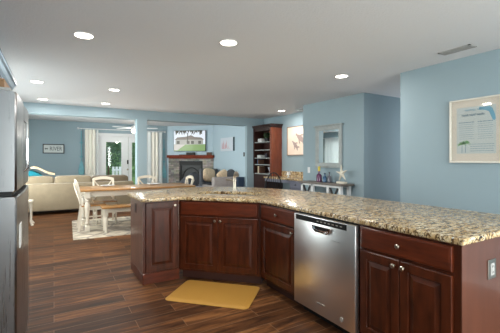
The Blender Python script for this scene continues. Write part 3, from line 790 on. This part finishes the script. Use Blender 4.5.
# ------------------------------------------------------------ desk alcove
t = thing('bookcase', 'tall dark cherry bookcase with crown top in the corner', 'bookcase', (4.70, 7.785, 0), -PI/2)
W, Dp = .86, .32
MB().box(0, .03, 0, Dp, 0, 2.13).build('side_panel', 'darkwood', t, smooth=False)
MB().box(W-.03, W, 0, Dp, 0, 2.13).build('side_panel', 'darkwood_lit', t, smooth=False)
MB().box(.03, W-.03, Dp-.015, Dp, .0, 2.13).build('back_panel', 'darkwood', t, smooth=False)
MB().box(.03, W-.03, .0, Dp-.015, 2.07, 2.13).build('top_panel', 'darkwood', t, smooth=False)
cr_ = MB()
for k, (e, z) in enumerate(((.01, 2.13), (.03, 2.16), (.05, 2.19))): cr_.box(-min(e, .012), W+e, -e, Dp, z, z+.03, bev=.004)
cr_.build('crown_moulding', 'darkwood', t)
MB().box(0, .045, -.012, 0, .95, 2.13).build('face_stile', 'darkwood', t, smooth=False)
MB().box(W-.06, W, -.012, 0, .95, 2.13).build('face_stile', 'darkwood_lit', t, smooth=False)
for z in (.93, 1.17, 1.345, 1.555, 1.765): MB().box(.03, W-.03, .01, Dp-.015, z, z+.022).build('shelf', 'drift_v', t, smooth=False)
lb = MB().box(.03, W-.03, 0, .02, .05, .93).build('lower_panel', 'darkwood', t, smooth=False)
def in_case(lx, ly, z): return (4.70+ly, 7.785-lx, z)
def item(kind, lx, z, w, h, dp, key, label, cat, name, grp=None):
    b = MB()
    if kind == 'box': b.box(-dp/2, dp/2, -w/2, w/2, 0, h, bev=.004)
    elif kind == 'vase': b.lathe([(w*.28, 0), (w*.5, h*.3), (w*.42, h*.6), (w*.2, h*.8), (w*.26, h)], seg=14)
    o = b.build(name, key); o.location = in_case(lx, .13, z); tag(o, label, cat, grp); return o
item('box', .20, 1.787, .16, .09, .14, 'book_white', 'white square box on the top bookcase shelf', 'box', 'storage_box')
t = thing('potted_plant', 'small dark green plant in a pot on the top bookcase shelf', 'plant', in_case(.48, .13, 1.787))
MB().lathe([(.04, 0), (.055, .08), (.058, .09), (.05, .085), (0, .08)], seg=14).build('pot', 'soft_black', t)
f = MB(); f._m('_')
for k in range(90):
    a = random.random()*2*PI; r_ = random.uniform(.02, .11); z = random.uniform(.09, .22); L = .035
    p = Vector((r_*math.cos(a)*.8, r_*math.sin(a)*1.2, z)); qm = Matrix.Rotation(random.random()*6, 3, 'X') @ Matrix.Rotation(random.random()*6, 3, 'Z')
    f.bm.faces.new([f.bm.verts.new(p+qm @ Vector(c)*L) for c in ((-1, 0, 0), (0, -.5, .2), (1, 0, 0), (0, .5, .2))])
o = f.build('leaves', 'leaf_dark', t, smooth=False); o['kind'] = 'stuff'
item('vase', .69, 1.787, .10, .22, .1, 'book_white', 'white vase at the right of the top bookcase shelf', 'vase', 'vase')
item('box', .20, 1.367, .17, .07, .18, 'book_white', 'white box lying on the third bookcase shelf', 'box', 'storage_box')
item('vase', .42, 1.367, .09, .12, .1, 'smoke_glass', 'small grey vase on the third bookcase shelf', 'vase', 'vase')
for k, (x, h, key, lab) in enumerate(((.13, .13, 'book_blue', 'thin blue book at the left of the second lowest shelf'), (.17, .12, 'book_brown', 'thin brown book beside the blue one on the second lowest shelf'))):
    item('box', x, 1.192, .028, h, .18, key, lab, 'book', 'book')
item('vase', .72, 1.192, .08, .11, .1, 'book_white', 'small white vase at the right of the second lowest shelf', 'vase', 'vase')
item('box', .16, .952, .045, .19, .18, 'book_cream', 'thick cream book upright on the lowest open shelf', 'book', 'book')
item('box', .215, .952, .035, .18, .18, 'book_brown', 'brown book leaning right of the thick cream book', 'book', 'book')
t = MB()
t.lathe([(.03, 0), (.035, .01), (.012, .03), (.02, .07), (.045, .12), (.06, .17), (.052, .17), (.035, .12)], seg=14)
o = t.build('goblet', 'canvas'); o.location = in_case(.60, .13, .952); tag(o, 'pale flared goblet on the lowest open bookcase shelf', 'goblet')

t = thing('built_in_desk', 'built-in desk with granite top and grey drawers beside the bookcase', 'desk', (4.45, 6.915, 0), -PI/2)
W = 1.515
tp = MB().box(0, W, 0, .575, .865, .90, bev=.004).build('desk_top', 'granite', t)
MB().box(0, W, .555, .575, .901, 1.03, bev=.003).build('backsplash', 'granite', t)
MB().box(1.03, W-.005, .03, .57, 0, .864).build('pedestal', 'desk_grey', t, smooth=False)
for z0, z1 in ((.70, .85), (.42, .68), (.12, .40)):
    dw = panel_front(1.05, W-.02, z0, z1, .012, raised=False).build('drawer', 'desk_grey', t)
    k = MB(); k.lathe(KN, seg=12, T=Matrix.Translation(((1.05+W-.02)/2, .012, (z0+z1)/2)) @ Matrix.Rotation(PI/2, 4, 'X')); k.build('knob', 'soft_black', dw)
MB().box(0, .03, .03, .57, 0, .864).build('side_panel', 'darkwood', t, smooth=False)
MB().box(.03, 1.03, .03, .05, .79, .864).build('pencil_rail', 'desk_grey', t, smooth=False)
t = thing('table_lamp', 'small white lamp standing on the desk before the backsplash', 'lamp', (4.80, 6.35, .902))
MB().lathe([(.035, 0), (.035, .01), (.01, .02), (.01, .06)], seg=12).build('base', 'white', t)
MB().lathe([(.05, .05), (.035, .13), (.034, .13), (.045, .052)], seg=14).build('lamp_shade', 'white_matte', t)
# Windsor chair
t = thing('windsor_chair', 'black spindle back chair pulled up to the desk', 'chair', (4.17, 6.12, 0), -.45)
MB().lathe([(.0, .43), (.18, .43), (.205, .445), (.205, .458), (.16, .462), (0, .455)], seg=22).build('seat', 'soft_black', t)
for sx, sy in ((-1, -1), (1, -1), (-1, 1), (1, 1)): MB().tube([(sx*.13, sy*.12, .44), (sx*.16, sy*.155, .2), (sx*.19, sy*.19, 0)], [.014, .019, .011], 10).build('leg', 'soft_black', t)
MB().tube([(-.16, 0, .2), (.16, 0, .2)], .01, 8).tube([(-.16, -.155, .2), (-.16, .155, .2)], .01, 8).tube([(.16, -.155, .2), (.16, .155, .2)], .01, 8).build('stretcher', 'soft_black', t)
pts = [(-.19, -.15, .46)]+[(-.20*math.cos(a), -.17-.07*math.sin(a), .55+.49*math.sin(a)) for a in (PI*k/14 for k in range(15))]+[(.19, -.15, .46)]
MB().tube(pts, .012, 8).build('back_hoop', 'soft_black', t)
for k in range(7):
    x = -.15+k*.05; zt_ = .55+.49*math.sqrt(max(0, 1-(x/.2)**2)); MB().tube([(x*.8, -.15, .455), (x, -.17-.07*(zt_-.55)/.49, zt_)], .006, 6).build('spindle', 'soft_black', t)
# turtle picture
t = thing('turtle_picture', 'beige picture of two brown sea turtles in a dark frame over the desk', 'picture', (5.03, 6.68, 1.42), -PI/2)
W, Hh = .82, .70
f = MB(); q = .015
f.box(0, W, -.03, -.002, 0, q).box(0, W, -.03, -.002, Hh-q, Hh).box(0, q, -.03, -.002, q, Hh-q).box(W-q, W, -.03, -.002, q, Hh-q); f.build('frame', 'crate', t, smooth=False)
ca = MB().box(q, W-q, -.022, -.004, q, Hh-q).build('art', 'beige_paper', t, smooth=False)
tu = MB()
for cx_, cz_, s0, an in ((.52, .40, 1.05, -.55), (.33, .24, .80, -.7)):
    def rot(x, z): return (cx_+s0*(x*math.cos(an)-z*math.sin(an)), cz_+s0*(x*math.sin(an)+z*math.cos(an)))
    tu.prism([rot(.15*math.cos(2*PI*k/18), .058*math.sin(2*PI*k/18)*(1 if math.cos(2*PI*k/18) < .7 else .8)) for k in range(18)], -.0235, -.0222, 'y')
    for poly in ([(-.12, .02), (-.17, .035), (-.21, .01), (-.19, -.02), (-.13, -.02)], [(-.06, .05), (-.02, .10), (.04, .13), (.03, .09), (-.02, .05)], [(-.06, -.05), (-.01, -.10), (.05, -.13), (.04, -.09), (-.02, -.05)], [(.10, .05), (.17, .09), (.19, .06), (.13, .02)], [(.10, -.05), (.17, -.07), (.18, -.04), (.13, -.01)]):
        tu.prism([rot(*p) for p in poly], -.0233, -.0223, 'y')
tu.build('turtle_drawing', 'sepia', ca, smooth=False)

# ------------------------------------------------------------ dining set
o = MB(); rgp = [(.27, 6.16), (2.95, 6.0), (3.0, 8.0), (.33, 8.08)]
o.prism(rgp, .001, .010); o = o.build('area_rug', 'rug', smooth=False); tag(o, 'cream and grey patterned rug under the dining table', 'rug')
t = thing('dining_table', 'long dining table with honey wood top and cream turned legs', 'table', (1.5, 7.15, .010))
MB().box(-1.09, 1.09, -.48, .48, .728, .762, bev=.008, seg=2).build('tabletop', 'honey', t)
MB().box(-.99, .99, -.42, -.395, .63, .728).box(-.99, .99, .395, .42, .63, .728).box(-.99, -.965, -.395, .395, .63, .728).box(.965, .99, -.395, .395, .63, .728).build('apron', 'cream', t, smooth=False)
for sx in (-1, 1):
    for sy in (-1, 1):
        l = MB(); x, y = sx*.975, sy*.40; l.box(x-.048, x+.048, y-.048, y+.048, .60, .727, bev=.004); l.box(x-.04, x+.04, y-.04, y+.04, .0, .10, bev=.005)
        l.lathe([(.038, .10), (.028, .115), (.042, .14), (.042, .155), (.028, .17), (.026, .20), (.036, .32), (.046, .43), (.048, .48), (.034, .525), (.030, .54), (.044, .56), (.044, .575), (.034, .59), (.045, .60)], (x, y, 0), 18); l.build('leg', 'cream', t)
def xchair():
    t = thing('dining_chair', '', 'chair')
    MB().box(-.22, .22, -.21, .21, .445, .47, bev=.01, seg=2).build('seat', 'honey', t)
    MB().box(-.19, .19, -.185, -.165, .38, .444).box(-.19, .19, .165, .185, .38, .444).box(-.19, -.17, -.165, .165, .38, .444).box(.17, .19, -.165, .165, .38, .444).build('seat_frame', 'cream', t, smooth=False)
    for sx in (-1, 1):
        MB().tube([(sx*.185, .18, .44), (sx*.185, .18, .2), (sx*.18, .185, 0)], [.02, .02, .014], 8).build('leg', 'cream', t)
        MB().bar((sx*.19, -.255, 0), (sx*.19, -.19, .47), .036, .034, side=(1, 0, 0)).build('leg', 'cream', t, smooth=False)
        MB().bar((sx*.19, -.19, .47), (sx*.195, -.285, .90), .036, .034, side=(1, 0, 0)).build('back_post', 'cream', t, smooth=False)
        MB().bar((sx*.185, -.23, .2), (sx*.18, .18, .2), .025, .018, side=(1, 0, 0)).build('stretcher', 'cream', t, smooth=False)
    r = MB(); n = 12; rings = []
    for k in range(n+1):
        u = -1+2*k/n; x = u*.205; y = -.287-.02*(1-u*u); z = .885+.035*(1-u*u)
        rings.append([(x, y-.012, z-.03), (x, y+.012, z-.03), (x, y+.012, z+.03), (x, y-.012, z+.03)])
    r.loft(rings); r.build('top_rail', 'cream', t)
    x_ = MB()
    for sx in (-1, 1):
        pts = [(sx*(.175-.35*u), -.215-.09*u-.012*sx,   .50+.36*(u+.06*math.sin(2*PI*u))) for u in (k/8 for k in range(9))]
        x_.tube(pts, .013, 8)
    x_.lathe([(.035, -.012), (.035, .012)], seg=16, T=Matrix.Translation((0, -.262, .70)) @ Matrix.Rotation(PI/2, 4, 'X'))
    x_.build('cross_brace', 'cream', t)
    return t
ch = xchair(); Gc = 'cream cross-back dining chairs'
place(ch, (.64, 6.98, .010), -PI/2, 'cream cross-back chair at the left end of the dining table', Gc)
place(copy_tree(ch), (.91, 7.46, .010), PI, 'cream cross-back chair at the far side, left of the post', Gc)
place(copy_tree(ch), (1.83, 7.46, .010), PI, 'cream cross-back chair at the far side, before the post and curtain', Gc)
place(copy_tree(ch), (2.36, 7.17, .010), PI/2, 'cream cross-back chair at the right end, before the fireplace', Gc)
t = thing('dining_bench', 'bench with honey wood seat and cream legs at near side of table', 'bench', (1.46, 6.54, .010))
MB().box(-.73, .73, -.17, .15, .435, .465, bev=.006).build('seat', 'honey', t)
MB().box(-.66, .66, -.13, -.11, .36, .434).box(-.66, .66, .09, .11, .36, .434).box(-.66, -.64, -.11, .09, .36, .434).box(.64, .66, -.11, .09, .36, .434).build('apron', 'cream', t, smooth=False)
for sx in (-1, 1):
    for y in (-.115, .095): 
        l = MB(); l.box(sx*.66-.035, sx*.66+.035, y-.033, y+.033, .30, .434, bev=.003)
        l.lathe([(.022, 0), (.026, .02), (.022, .05), (.030, .16), (.033, .25), (.024, .28), (.033, .30)], (sx*.66, y, 0), 14); l.build('leg', 'cream', t)
for k, (x, y, lab) in enumerate(((.95, 7.40, 'white plate on the table before the left far-side chair'), (1.88, 7.40, 'white plate on the table before the right far-side chair'))):
    o = MB().lathe([(.06, 0), (.075, .004), (.14, .018), (.14, .021), (.075, .008), (0, .007)], seg=28).build('dinner_plate', 'white'); o.location = (x, y, .772)
    tag(o, lab, 'plate', 'plates on the dining table')
# little white stool by the fridge
t = thing('side_stool', 'small white stool mostly hidden behind the refrigerator before the sofa', 'stool', (-.56, 8.10, 0))
MB().box(-.19, .19, -.16, .16, .46, .49, bev=.006).build('seat', 'cream', t)
for sx in (-1, 1):
    for sy in (-1, 1): MB().tube([(sx*.15, sy*.12, .46), (sx*.16, sy*.13, .25), (sx*.155, sy*.13, .08), (sx*.19, sy*.15, 0)], [.02, .016, .016, .026], 8).build('leg', 'cream', t)

# ------------------------------------------------------------ living room: beige sofa
t = thing('beige_sofa', 'long beige sofa with its back turned to the dining table', 'sofa', (.42, 9.26, 0))
MB().box(-1.40, 1.42, 0, .16, .09, .745, bev=.03, seg=3).build('backrest', 'sofa', t)
MB().box(-1.22, 1.24, .16, .95, .09, .30).build('base', 'sofa', t, smooth=False)
MB().pillow((-1.29, .50, .36), (.24, .95, .56), .35).build('arm', 'sofa', t); MB().pillow((1.31, .50, .36), (.24, .95, .56), .35).build('arm', 'sofa', t)
for k, (x, w_, key, h) in enumerate(((-.83, .84, 'sofa', .86), (.0, .84, 'sofa', .86), (.87, .92, 'sofa_dark', .845))):
    MB().pillow((x, .30, h-.19), (w_, .27, .50), .28).build('back_cushion', key, t)
for k in range(3): MB().pillow((-.81+k*.82, .58, .38), (.80, .70, .2), .3).build('seat_cushion', 'sofa', t)
for x in (-1.33, 1.33):
    for y in (.06, .88): MB().lathe([(.02, 0), (.03, .09)], (x, y, 0), 10).build('leg', 'soft_black', t)
o = MB().pillow((0, 0, 0), (.34, .15, .32), .5).build('teal_pillow', 'teal_fabric'); o.location = (-.43, 9.66, .87); o.rotation_euler = (.2, .5, .1); tag(o, 'teal throw pillow at the left end of the beige sofa', 'pillow')
bl = MB(); rings = []
for k in range(9):
    u = k/8; x = -.2+.50*u; z = .09*math.exp(-((u-.2)/.35)**2)-.10*u
    rings.append([(x, -.16, z), (x, .16, z), (x, .16, z+.05), (x, -.16, z+.05)])
bl.loft(rings); o = bl.build('throw_blanket', 'cushion'); o.location = (-.28, 9.66, 1.03); tag(o, 'folded tan throw draped over the teal pillow on the sofa', 'blanket')

# sign
t = thing('wall_sign', 'framed white sign reading RIVER on the back wall', 'sign', (-.008, 11.1, 1.625))
f = MB(); a, b = .268, .135
f.box(-a, a, -.03, -.002, -b, -b+.024).box(-a, a, -.03, -.002, b-.024, b).box(-a, -a+.024, -.03, -.002, -b+.024, b-.024).box(a-.024, a, -.03, -.002, -b+.024, b-.024); f.build('frame', 'soft_black', t, smooth=False)
MB().box(-a+.02, a-.02, -.016, -.004, -b+.02, b-.02).build('face', 'sign_face', t, smooth=False)
text('lettering', 'RIVER', .165, 'teal_label', t, (.055, -.0165, -.002), (PI/2, 0, 0), .001, sx=.74)
ar = MB(); ar.prism([(-.225, 0), (-.195, .03), (-.195, .01), (-.165, .01), (-.165, .03), (-.135, 0), (-.165, -.03), (-.165, -.01), (-.195, -.01), (-.195, -.03)], -.018, -.0165, 'y'); ar.build('arrow_symbol', 'teal_label', t, smooth=False)

# oars
def oar(x, z0, z1, label, flip=False):
    t = thing('wooden_oar', label, 'oar', (x, 11.06, z0))
    h = z1-z0
    MB().tube([(0, 0, .0 if flip else .38), (0, 0, h if not flip else h-.38)], .015, 10).build('shaft', 'teal', t)
    bz = (0, .40) if not flip else (h-.40, h)
    s0 = 1 if not flip else -1; zb = bz[0] if not flip else bz[1]
    pts = [(-.07, zb), (.07, zb), (.082, zb+s0*.15), (.05, zb+s0*.30), (.016, zb+s0*.42), (-.016, zb+s0*.42), (-.05, zb+s0*.30), (-.082, zb+s0*.15)]
    MB().prism(pts, -.010, .010, 'y').build('blade', 'teal', t)
    for f_ in (.72, .4): MB().box(-.042, .042, .0, .036, h*f_, h*f_+.045, bev=.004).build('wall_bracket', 'teal', t)
oar(.70, .86, 2.16, 'teal painted oar hanging on the wall left of the left curtain')
oar(3.17, .70, 2.0, 'teal painted oar hanging between the right curtain and the fireplace')

# curtains
def curtain(par, name, x0, x1, y, z0, z1, key, label, folds, amp=.035, xdir=True, spread=0, thick=.004, grp=None):
    b = MB(); n = folds*10; rings = []
    for z in [z0+(z1-z0)*k/6 for k in range(7)]:
        u = (z-z0)/(z1-z0); c_ = (x0+x1)/2; hw = (x1-x0)/2*(1-spread*math.sin(PI*u)*.3)
        front = []; back = []
        for i in range(n+1):
            q = i/n; x = c_-hw+2*hw*q; yy = y+amp*math.sin(q*folds*2*PI)*(.8+.2*math.sin(q*11))
            front.append((x, yy-thick, z)); back.append((x, yy+thick, z))
        r = front+back[::-1]
        if not xdir: r = [(py, px, pz) for px, py, pz in r]
        rings.append(r)
    b.loft(rings); return b.build(name, key, par, angle=60)
t = thing('door_curtains', 'white rod with beige linen and white sheer curtains across the back doors', 'curtain', (0, 0, 0))
for nm, a, b, y, key, fo, am in (('linen_panel', .79, 1.08, 11.01, 'curtain', 3, .022), ('linen_panel', 2.74, 2.96, 10.99, 'curtain', 2, .022), ('sheer_panel', 2.48, 2.735, 11.015, 'sheer', 2, .012), ('sheer_panel', 2.965, 3.10, 11.015, 'sheer', 1, .012), ('sheer_panel', 1.105, 1.16, 11.03, 'sheer', 1, .01)):
    curtain(t, nm, a, b, y, .04, 2.21, key, '', fo, am)
MB().tube([(.63, 11.01, 2.235), (3.17, 11.01, 2.235)], .014, 10).build('rod', 'white', t)
for s in (-1, 1):
    MB().lathe([(.0, -.03), (.026, -.015), (.03, 0), (.026, .015), (0, .03)], seg=12, T=Matrix.Translation((1.9+s*1.29, 11.01, 2.235)) @ Matrix.Rotation(PI/2, 4, 'Y')).build('finial', 'white', t)
    MB().box(1.9+s*1.2-.012, 1.9+s*1.2+.012, 11.01, 11.098, 2.223, 2.247).build('wall_bracket', 'white', t)
t = thing('side_window_curtains', 'white sheer and yellow curtains on a rod over the living room side window', 'curtain', (0, 0, 0))
curtain(t, 'sheer_panel', 9.50, 10.50, XL+.09, .72, 2.18, 'sheer', '', 9, .02, xdir=False)
curtain(t, 'yellow_panel', 10.60, 10.98, XL+.09, .05, 2.18, 'yellow_curtain', '', 4, .03, xdir=False)
MB().tube([(XL+.09, 9.4, 2.20), (XL+.09, 11.0, 2.20)], .012, 8).build('rod', 'white', t)
for y in (9.44, 10.55): MB().box(XL+.002, XL+.09, y-.01, y+.01, 2.19, 2.21).build('wall_bracket', 'white', t)

# ceiling fan
t = thing('ceiling_fan', 'white ceiling fan with a lit globe beside the post', 'ceiling fan', (1.93, 9.6, H), .95)
MB().lathe([(.07, 0), (.065, -.03), (.02, -.05), (.0, -.05)], seg=18).build('canopy', 'white', t)
MB().tube([(0, 0, -.04), (0, 0, -.20)], .012, 10).build('downrod', 'white', t)
MB().lathe([(.03, -.18), (.09, -.20), (.10, -.25), (.08, -.285), (0, -.29)], seg=20).build('motor_housing', 'white', t)
MB().lathe([(.06, -.29), (.085, -.31), (.09, -.34), (.06, -.375), (0, -.385)], seg=20).build('light_globe', 'fan_bulb', t)
for k in range(5):
    b = MB(); b.prism([(.10, -.03), (.18, -.055), (.58, -.07), (.62, -.04), (.62, .04), (.58, .07), (.18, .055), (.10, .03)], -.252, -.242, T=Matrix.Rotation(2*PI*k/5, 4, 'Z')); b.build('blade', 'white', t)
d = bpy.data.lights.new('lamp', 'POINT'); d.energy = 16; d.shadow_soft_size = .09; d.color = (1, .95, .86)
l = bpy.data.objects.new('lamp', d); C.objects.link(l); l.parent = t; l.location = (0, 0, -.45)

# ------------------------------------------------------------ fireplace
rzf = math.atan2(-1.06, 1.2)
t = thing('fireplace', 'corner fireplace with stacked grey stone surround and red-brown wood mantel', 'fireplace', (3.335, 11.069, 0), rzf)
# local x runs along the wall, -y faces the room
Lw = 1.58
s_ = MB(); s_.box(.02, .41, -.06, -.004, 0, 1.36).box(1.22, Lw, -.06, -.004, 0, 1.36).box(.41, 1.22, -.06, -.004, 1.27, 1.36).box(.41, 1.22, -.06, -.004, 0, .50)
s_.build('stone_surround', 'stone', t, smooth=False)
MB().box(.0, Lw+.03, -.17, -.004, 1.37, 1.46, bev=.008).box(.04, Lw, -.11, -.004, 1.345, 1.37, bev=.004).build('mantel', 'mantel', t)
MB().box(.35, 1.28, -.30, -.06, .0, .50, bev=.01).build('raised_hearth', 'stone', t)
fb = MB(); fb.box(.42, 1.21, -.055, -.006, .51, .54).box(.42, 1.21, -.055, -.006, 1.13, 1.265).box(.42, .48, -.055, -.006, .54, 1.13).box(1.15, 1.21, -.055, -.006, .54, 1.13).build('firebox_frame', 'black', t, smooth=False)
MB().box(.48, 1.15, -.03, -.02, .54, 1.13).build('firebox_glass', 'fireglass', t, smooth=False)
arc = [(.815+.33*math.cos(PI*k/12), .58+.46*math.sin(PI*k/12)) for k in range(13)]
MB().tube([(x, -.045, z) for x, z in arc], .014, 8).build('arch_trim', 'soft_black', t)
lg = MB()
for a, b in (((.6, -.045, .58), (1.05, -.045, .62)), ((.66, -.045, .64), (.98, -.045, .60))): lg.tube([a, b], .014, 7)
lg.build('logs', 'bark', t)
# television
def wl_(x, y, z): 
    v = Matrix.Rotation(rzf, 4, 'Z') @ Vector((x, y, 0)); return (3.30+v.x, 11.1+v.y, z)
M['scr_sky'] = mat('screen_sky', (20, 20, 20), .3, emit=(220, 228, 238), estr=.8)
M['scr_grass'] = mat('screen_lawn', (20, 20, 20), .3, emit=(112, 150, 70), estr=.7)
M['scr_house'] = mat('screen_house', (20, 20, 20), .3, emit=(160, 160, 152), estr=.7)
M['scr_roof'] = mat('screen_roof', (20, 20, 20), .3, emit=(110, 100, 92), estr=.7)
M['scr_dark'] = mat('screen_palm', (20, 20, 20), .3, emit=(60, 58, 44), estr=.7)
M['scr_drive'] = mat('screen_drive', (20, 20, 20), .3, emit=(190, 184, 176), estr=.75)
t = thing('television', 'wall mounted television showing a house and lawn above the mantel', 'television', wl_(.27, 0, 1.60), rzf)
W, Hh = 1.09, .665
MB().box(-.012, W+.012, -.075, -.004, -.012, Hh+.012, bev=.006).build('casing', 'grille_dark', t)
sc_ = MB(); sc_.box(0, W, -.078, -.0755, 0, Hh, 'scr_sky')
sc_.box(0, W, -.0786, -.078, 0, .22, 'scr_grass'); sc_.prism([(0, .02), (.12, .02), (.42, .22), (0, .22)], -.0790, -.0786, 'y', 'scr_drive')
sc_.box(.05, 1.02, -.0792, -.0787, .21, .38, 'scr_house'); sc_.prism([(.02, .37), (1.05, .37), (.95, .44), (.72, .46), (.60, .52), (.42, .47), (.12, .45)], -.0798, -.0793, 'y', 'scr_roof')
for x in (.10, .45, .60, .85): sc_.box(x, x+.10, -.0797, -.0793, .23, .33, 'scr_dark')
sc_.prism([(.46, .24), (.50, .24), (.50, .60), (.47, .60)], -.0806, -.0799, 'y', 'scr_dark')
random.seed(5)
for k in range(26):
    x = random.uniform(.05, .95); l_ = random.uniform(.05, .16); sc_.prism([(x, .665), (x+.07, .665), (x+random.uniform(-.04, .1), .665-l_)], -.0812-.0001*k, -.0807-.0001*k, 'y', 'scr_dark')
sc_.build('screen', None, t, smooth=False)
o = MB().box(-.15, .15, -.03, .03, 0, .09, bev=.008).build('centre_speaker', 'black'); o.location = wl_(.86, -.08, 1.46); o.rotation_euler = (0, 0, rzf); tag(o, 'black speaker bar on the mantel under the television', 'speaker')
o = MB().box(-.08, .08, -.04, .04, 0, .09, bev=.006).build('mantel_box', 'book_brown'); o.location = wl_(1.50, -.08, 1.46); o.rotation_euler = (0, 0, rzf); tag(o, 'small dark brown box at the right end of the mantel', 'box')  # plain brown box, no clock
o = MB().box(-.12, .12, -.03, .03, 0, .02, bev=.004).build('remote_tray', 'soft_black'); o.location = wl_(.58, -.08, 1.46); o.rotation_euler = (0, 0, rzf); tag(o, 'flat black tray on the mantel left of the speaker bar', 'tray')

# canvas on the pale wall
t = thing('canvas_art', 'white canvas with pink sketch on the pale living room wall', 'picture', (4.5, 9.36, 1.57), -PI/2)
MB().box(0, .83, -.05, -.002, 0, .40, 'canvas').box(.83, .845, -.05, -.002, 0, .40, 'canvas_edge').build('canvas', None, t, smooth=False)
dr_ = MB()
for x, z, w_, h_ in ((.10, .08, .05, .20), (.20, .07, .06, .26), (.31, .08, .05, .17), (.38, .10, .05, .23), (.50, .08, .03, .1)): dr_.prism([(x, z), (x+w_, z), (x+w_*.8, z+h_*.6), (x+w_*.4, z+h_), (x+w_*.1, z+h_*.6)], -.0515, -.0502, 'y')
dr_.box(.1, .66, -.0512, -.0502, .075, .08); dr_.build('sketch', 'pink_ink', t, smooth=False)

# living room seating
def armchair(name, loc, rz, w, dp, hback, harm, key, label, seatkey=None, cat='armchair'):
    t = thing(name, label, cat, loc, rz)
    MB().box(-w/2, w/2, -dp/2, -dp/2+.18, .05, hback, bev=.035, seg=3).build('backrest', key, t)
    MB().box(-w/2+.12, w/2-.12, -dp/2+.18, dp/2-.02, .05, .28, bev=.01).build('base', key, t)
    MB().pillow((0, .06, .36), (w-.28, dp-.25, .20), .3).build('seat_cushion', seatkey or key, t)
    for s in (-1, 1):
        MB().box(s*(w/2-.07)-.075, s*(w/2-.07)+.075, -dp/2+.18, dp/2, .05, harm, bev=.03, seg=3).build('arm', key, t)
    for sx in (-1, 1):
        for sy in (-1, 1): MB().box(sx*(w/2-.08)-.02, sx*(w/2-.08)+.02, sy*(dp/2-.08)-.02, sy*(dp/2-.08)+.02, 0, .05).build('leg', 'soft_black', t, smooth=False)
    return t
armchair('grey_armchair', (4.02, 8.55, 0), 0, .70, .86, .84, .60, 'grey_fabric', 'square grey armchair with its back to the kitchen near the pale wall')
armchair('charcoal_recliner', (4.14, 9.36, 0), PI, .58, .62, 1.03, .64, 'grey_dark', 'charcoal recliner before the right side of the fireplace', None, 'recliner')
# barrel chair
t = thing('barrel_chair', 'round-backed charcoal swivel chair before the firebox', 'armchair', (3.30, 9.20, 0), .4)
b = MB(); rings = []
for k in range(17):
    a = PI*(1.05+.9*k/16)+0; c_, s0 = math.cos(a), math.sin(a); top = .70+.26*math.sin(PI*k/16)
    rings.append([(.24*c_, .24*s0, .12), (.32*c_, .32*s0, .12), (.34*c_, .34*s0, top-.04), (.30*c_, .30*s0, top), (.25*c_, .25*s0, top-.04)])
b.loft(rings); b.build('backrest', 'grey_dark', t)
MB().lathe([(0, .14), (.27, .14), (.29, .2), (.29, .40), (.25, .46), (0, .47)], seg=24).build('seat', 'grey_dark', t)
MB().lathe([(.2, 0), (.2, .03), (.04, .05), (.04, .14)], seg=20).build('swivel_base', 'soft_black', t)
o = MB().pillow((0, 0, 0), (.40, .15, .40), .5).build('beige_pillow', 'cushion'); o.location = (3.99, 9.18, .85); o.rotation_euler = (-.25, .12, .2); tag(o, 'beige patterned throw pillow leaning on the charcoal recliner', 'pillow')
o = MB().pillow((0, 0, 0), (.34, .14, .26), .55).build('tan_pillow', 'cushion'); o.location = (4.05, 8.40, .88); o.rotation_euler = (.1, -.5, .1); tag(o, 'tan throw pillow on top of the square grey armchair', 'pillow')
o = MB().pillow((0, 0, 0), (.30, .11, .30), 1.0).build('round_pillow', 'grey_dark'); o.location = (4.31, 8.38, .90); o.rotation_euler = (0, 0, .1); tag(o, 'round charcoal cushion on the grey armchair right of the tan pillow', 'pillow')
t = thing('ottoman', 'blue-grey upholstered ottoman left of the grey armchair', 'ottoman', (3.30, 8.50, 0), .05)
MB().box(-.24, .24, -.22, .22, .06, .50, bev=.03, seg=2).build('body', 'grey_blue', t); MB().pillow((0, 0, .53), (.50, .46, .12), .35).build('cushion', 'grey_blue', t)
for sx in (-1, 1):
    for sy in (-1, 1): MB().lathe([(.015, 0), (.022, .06)], (sx*.18, sy*.16, 0), 8).build('leg', 'soft_black', t)
t = thing('storage_cube', 'narrow navy storage cabinet in the corner by the grey armchair', 'cabinet', (4.39, 8.00, 0))
MB().box(-.09, .09, -.07, .08, 0, .84, bev=.004).build('body', 'navy', t)
MB().box(-.08, .08, -.082, -.07, .04, .80).build('door', 'navy', t, smooth=False)
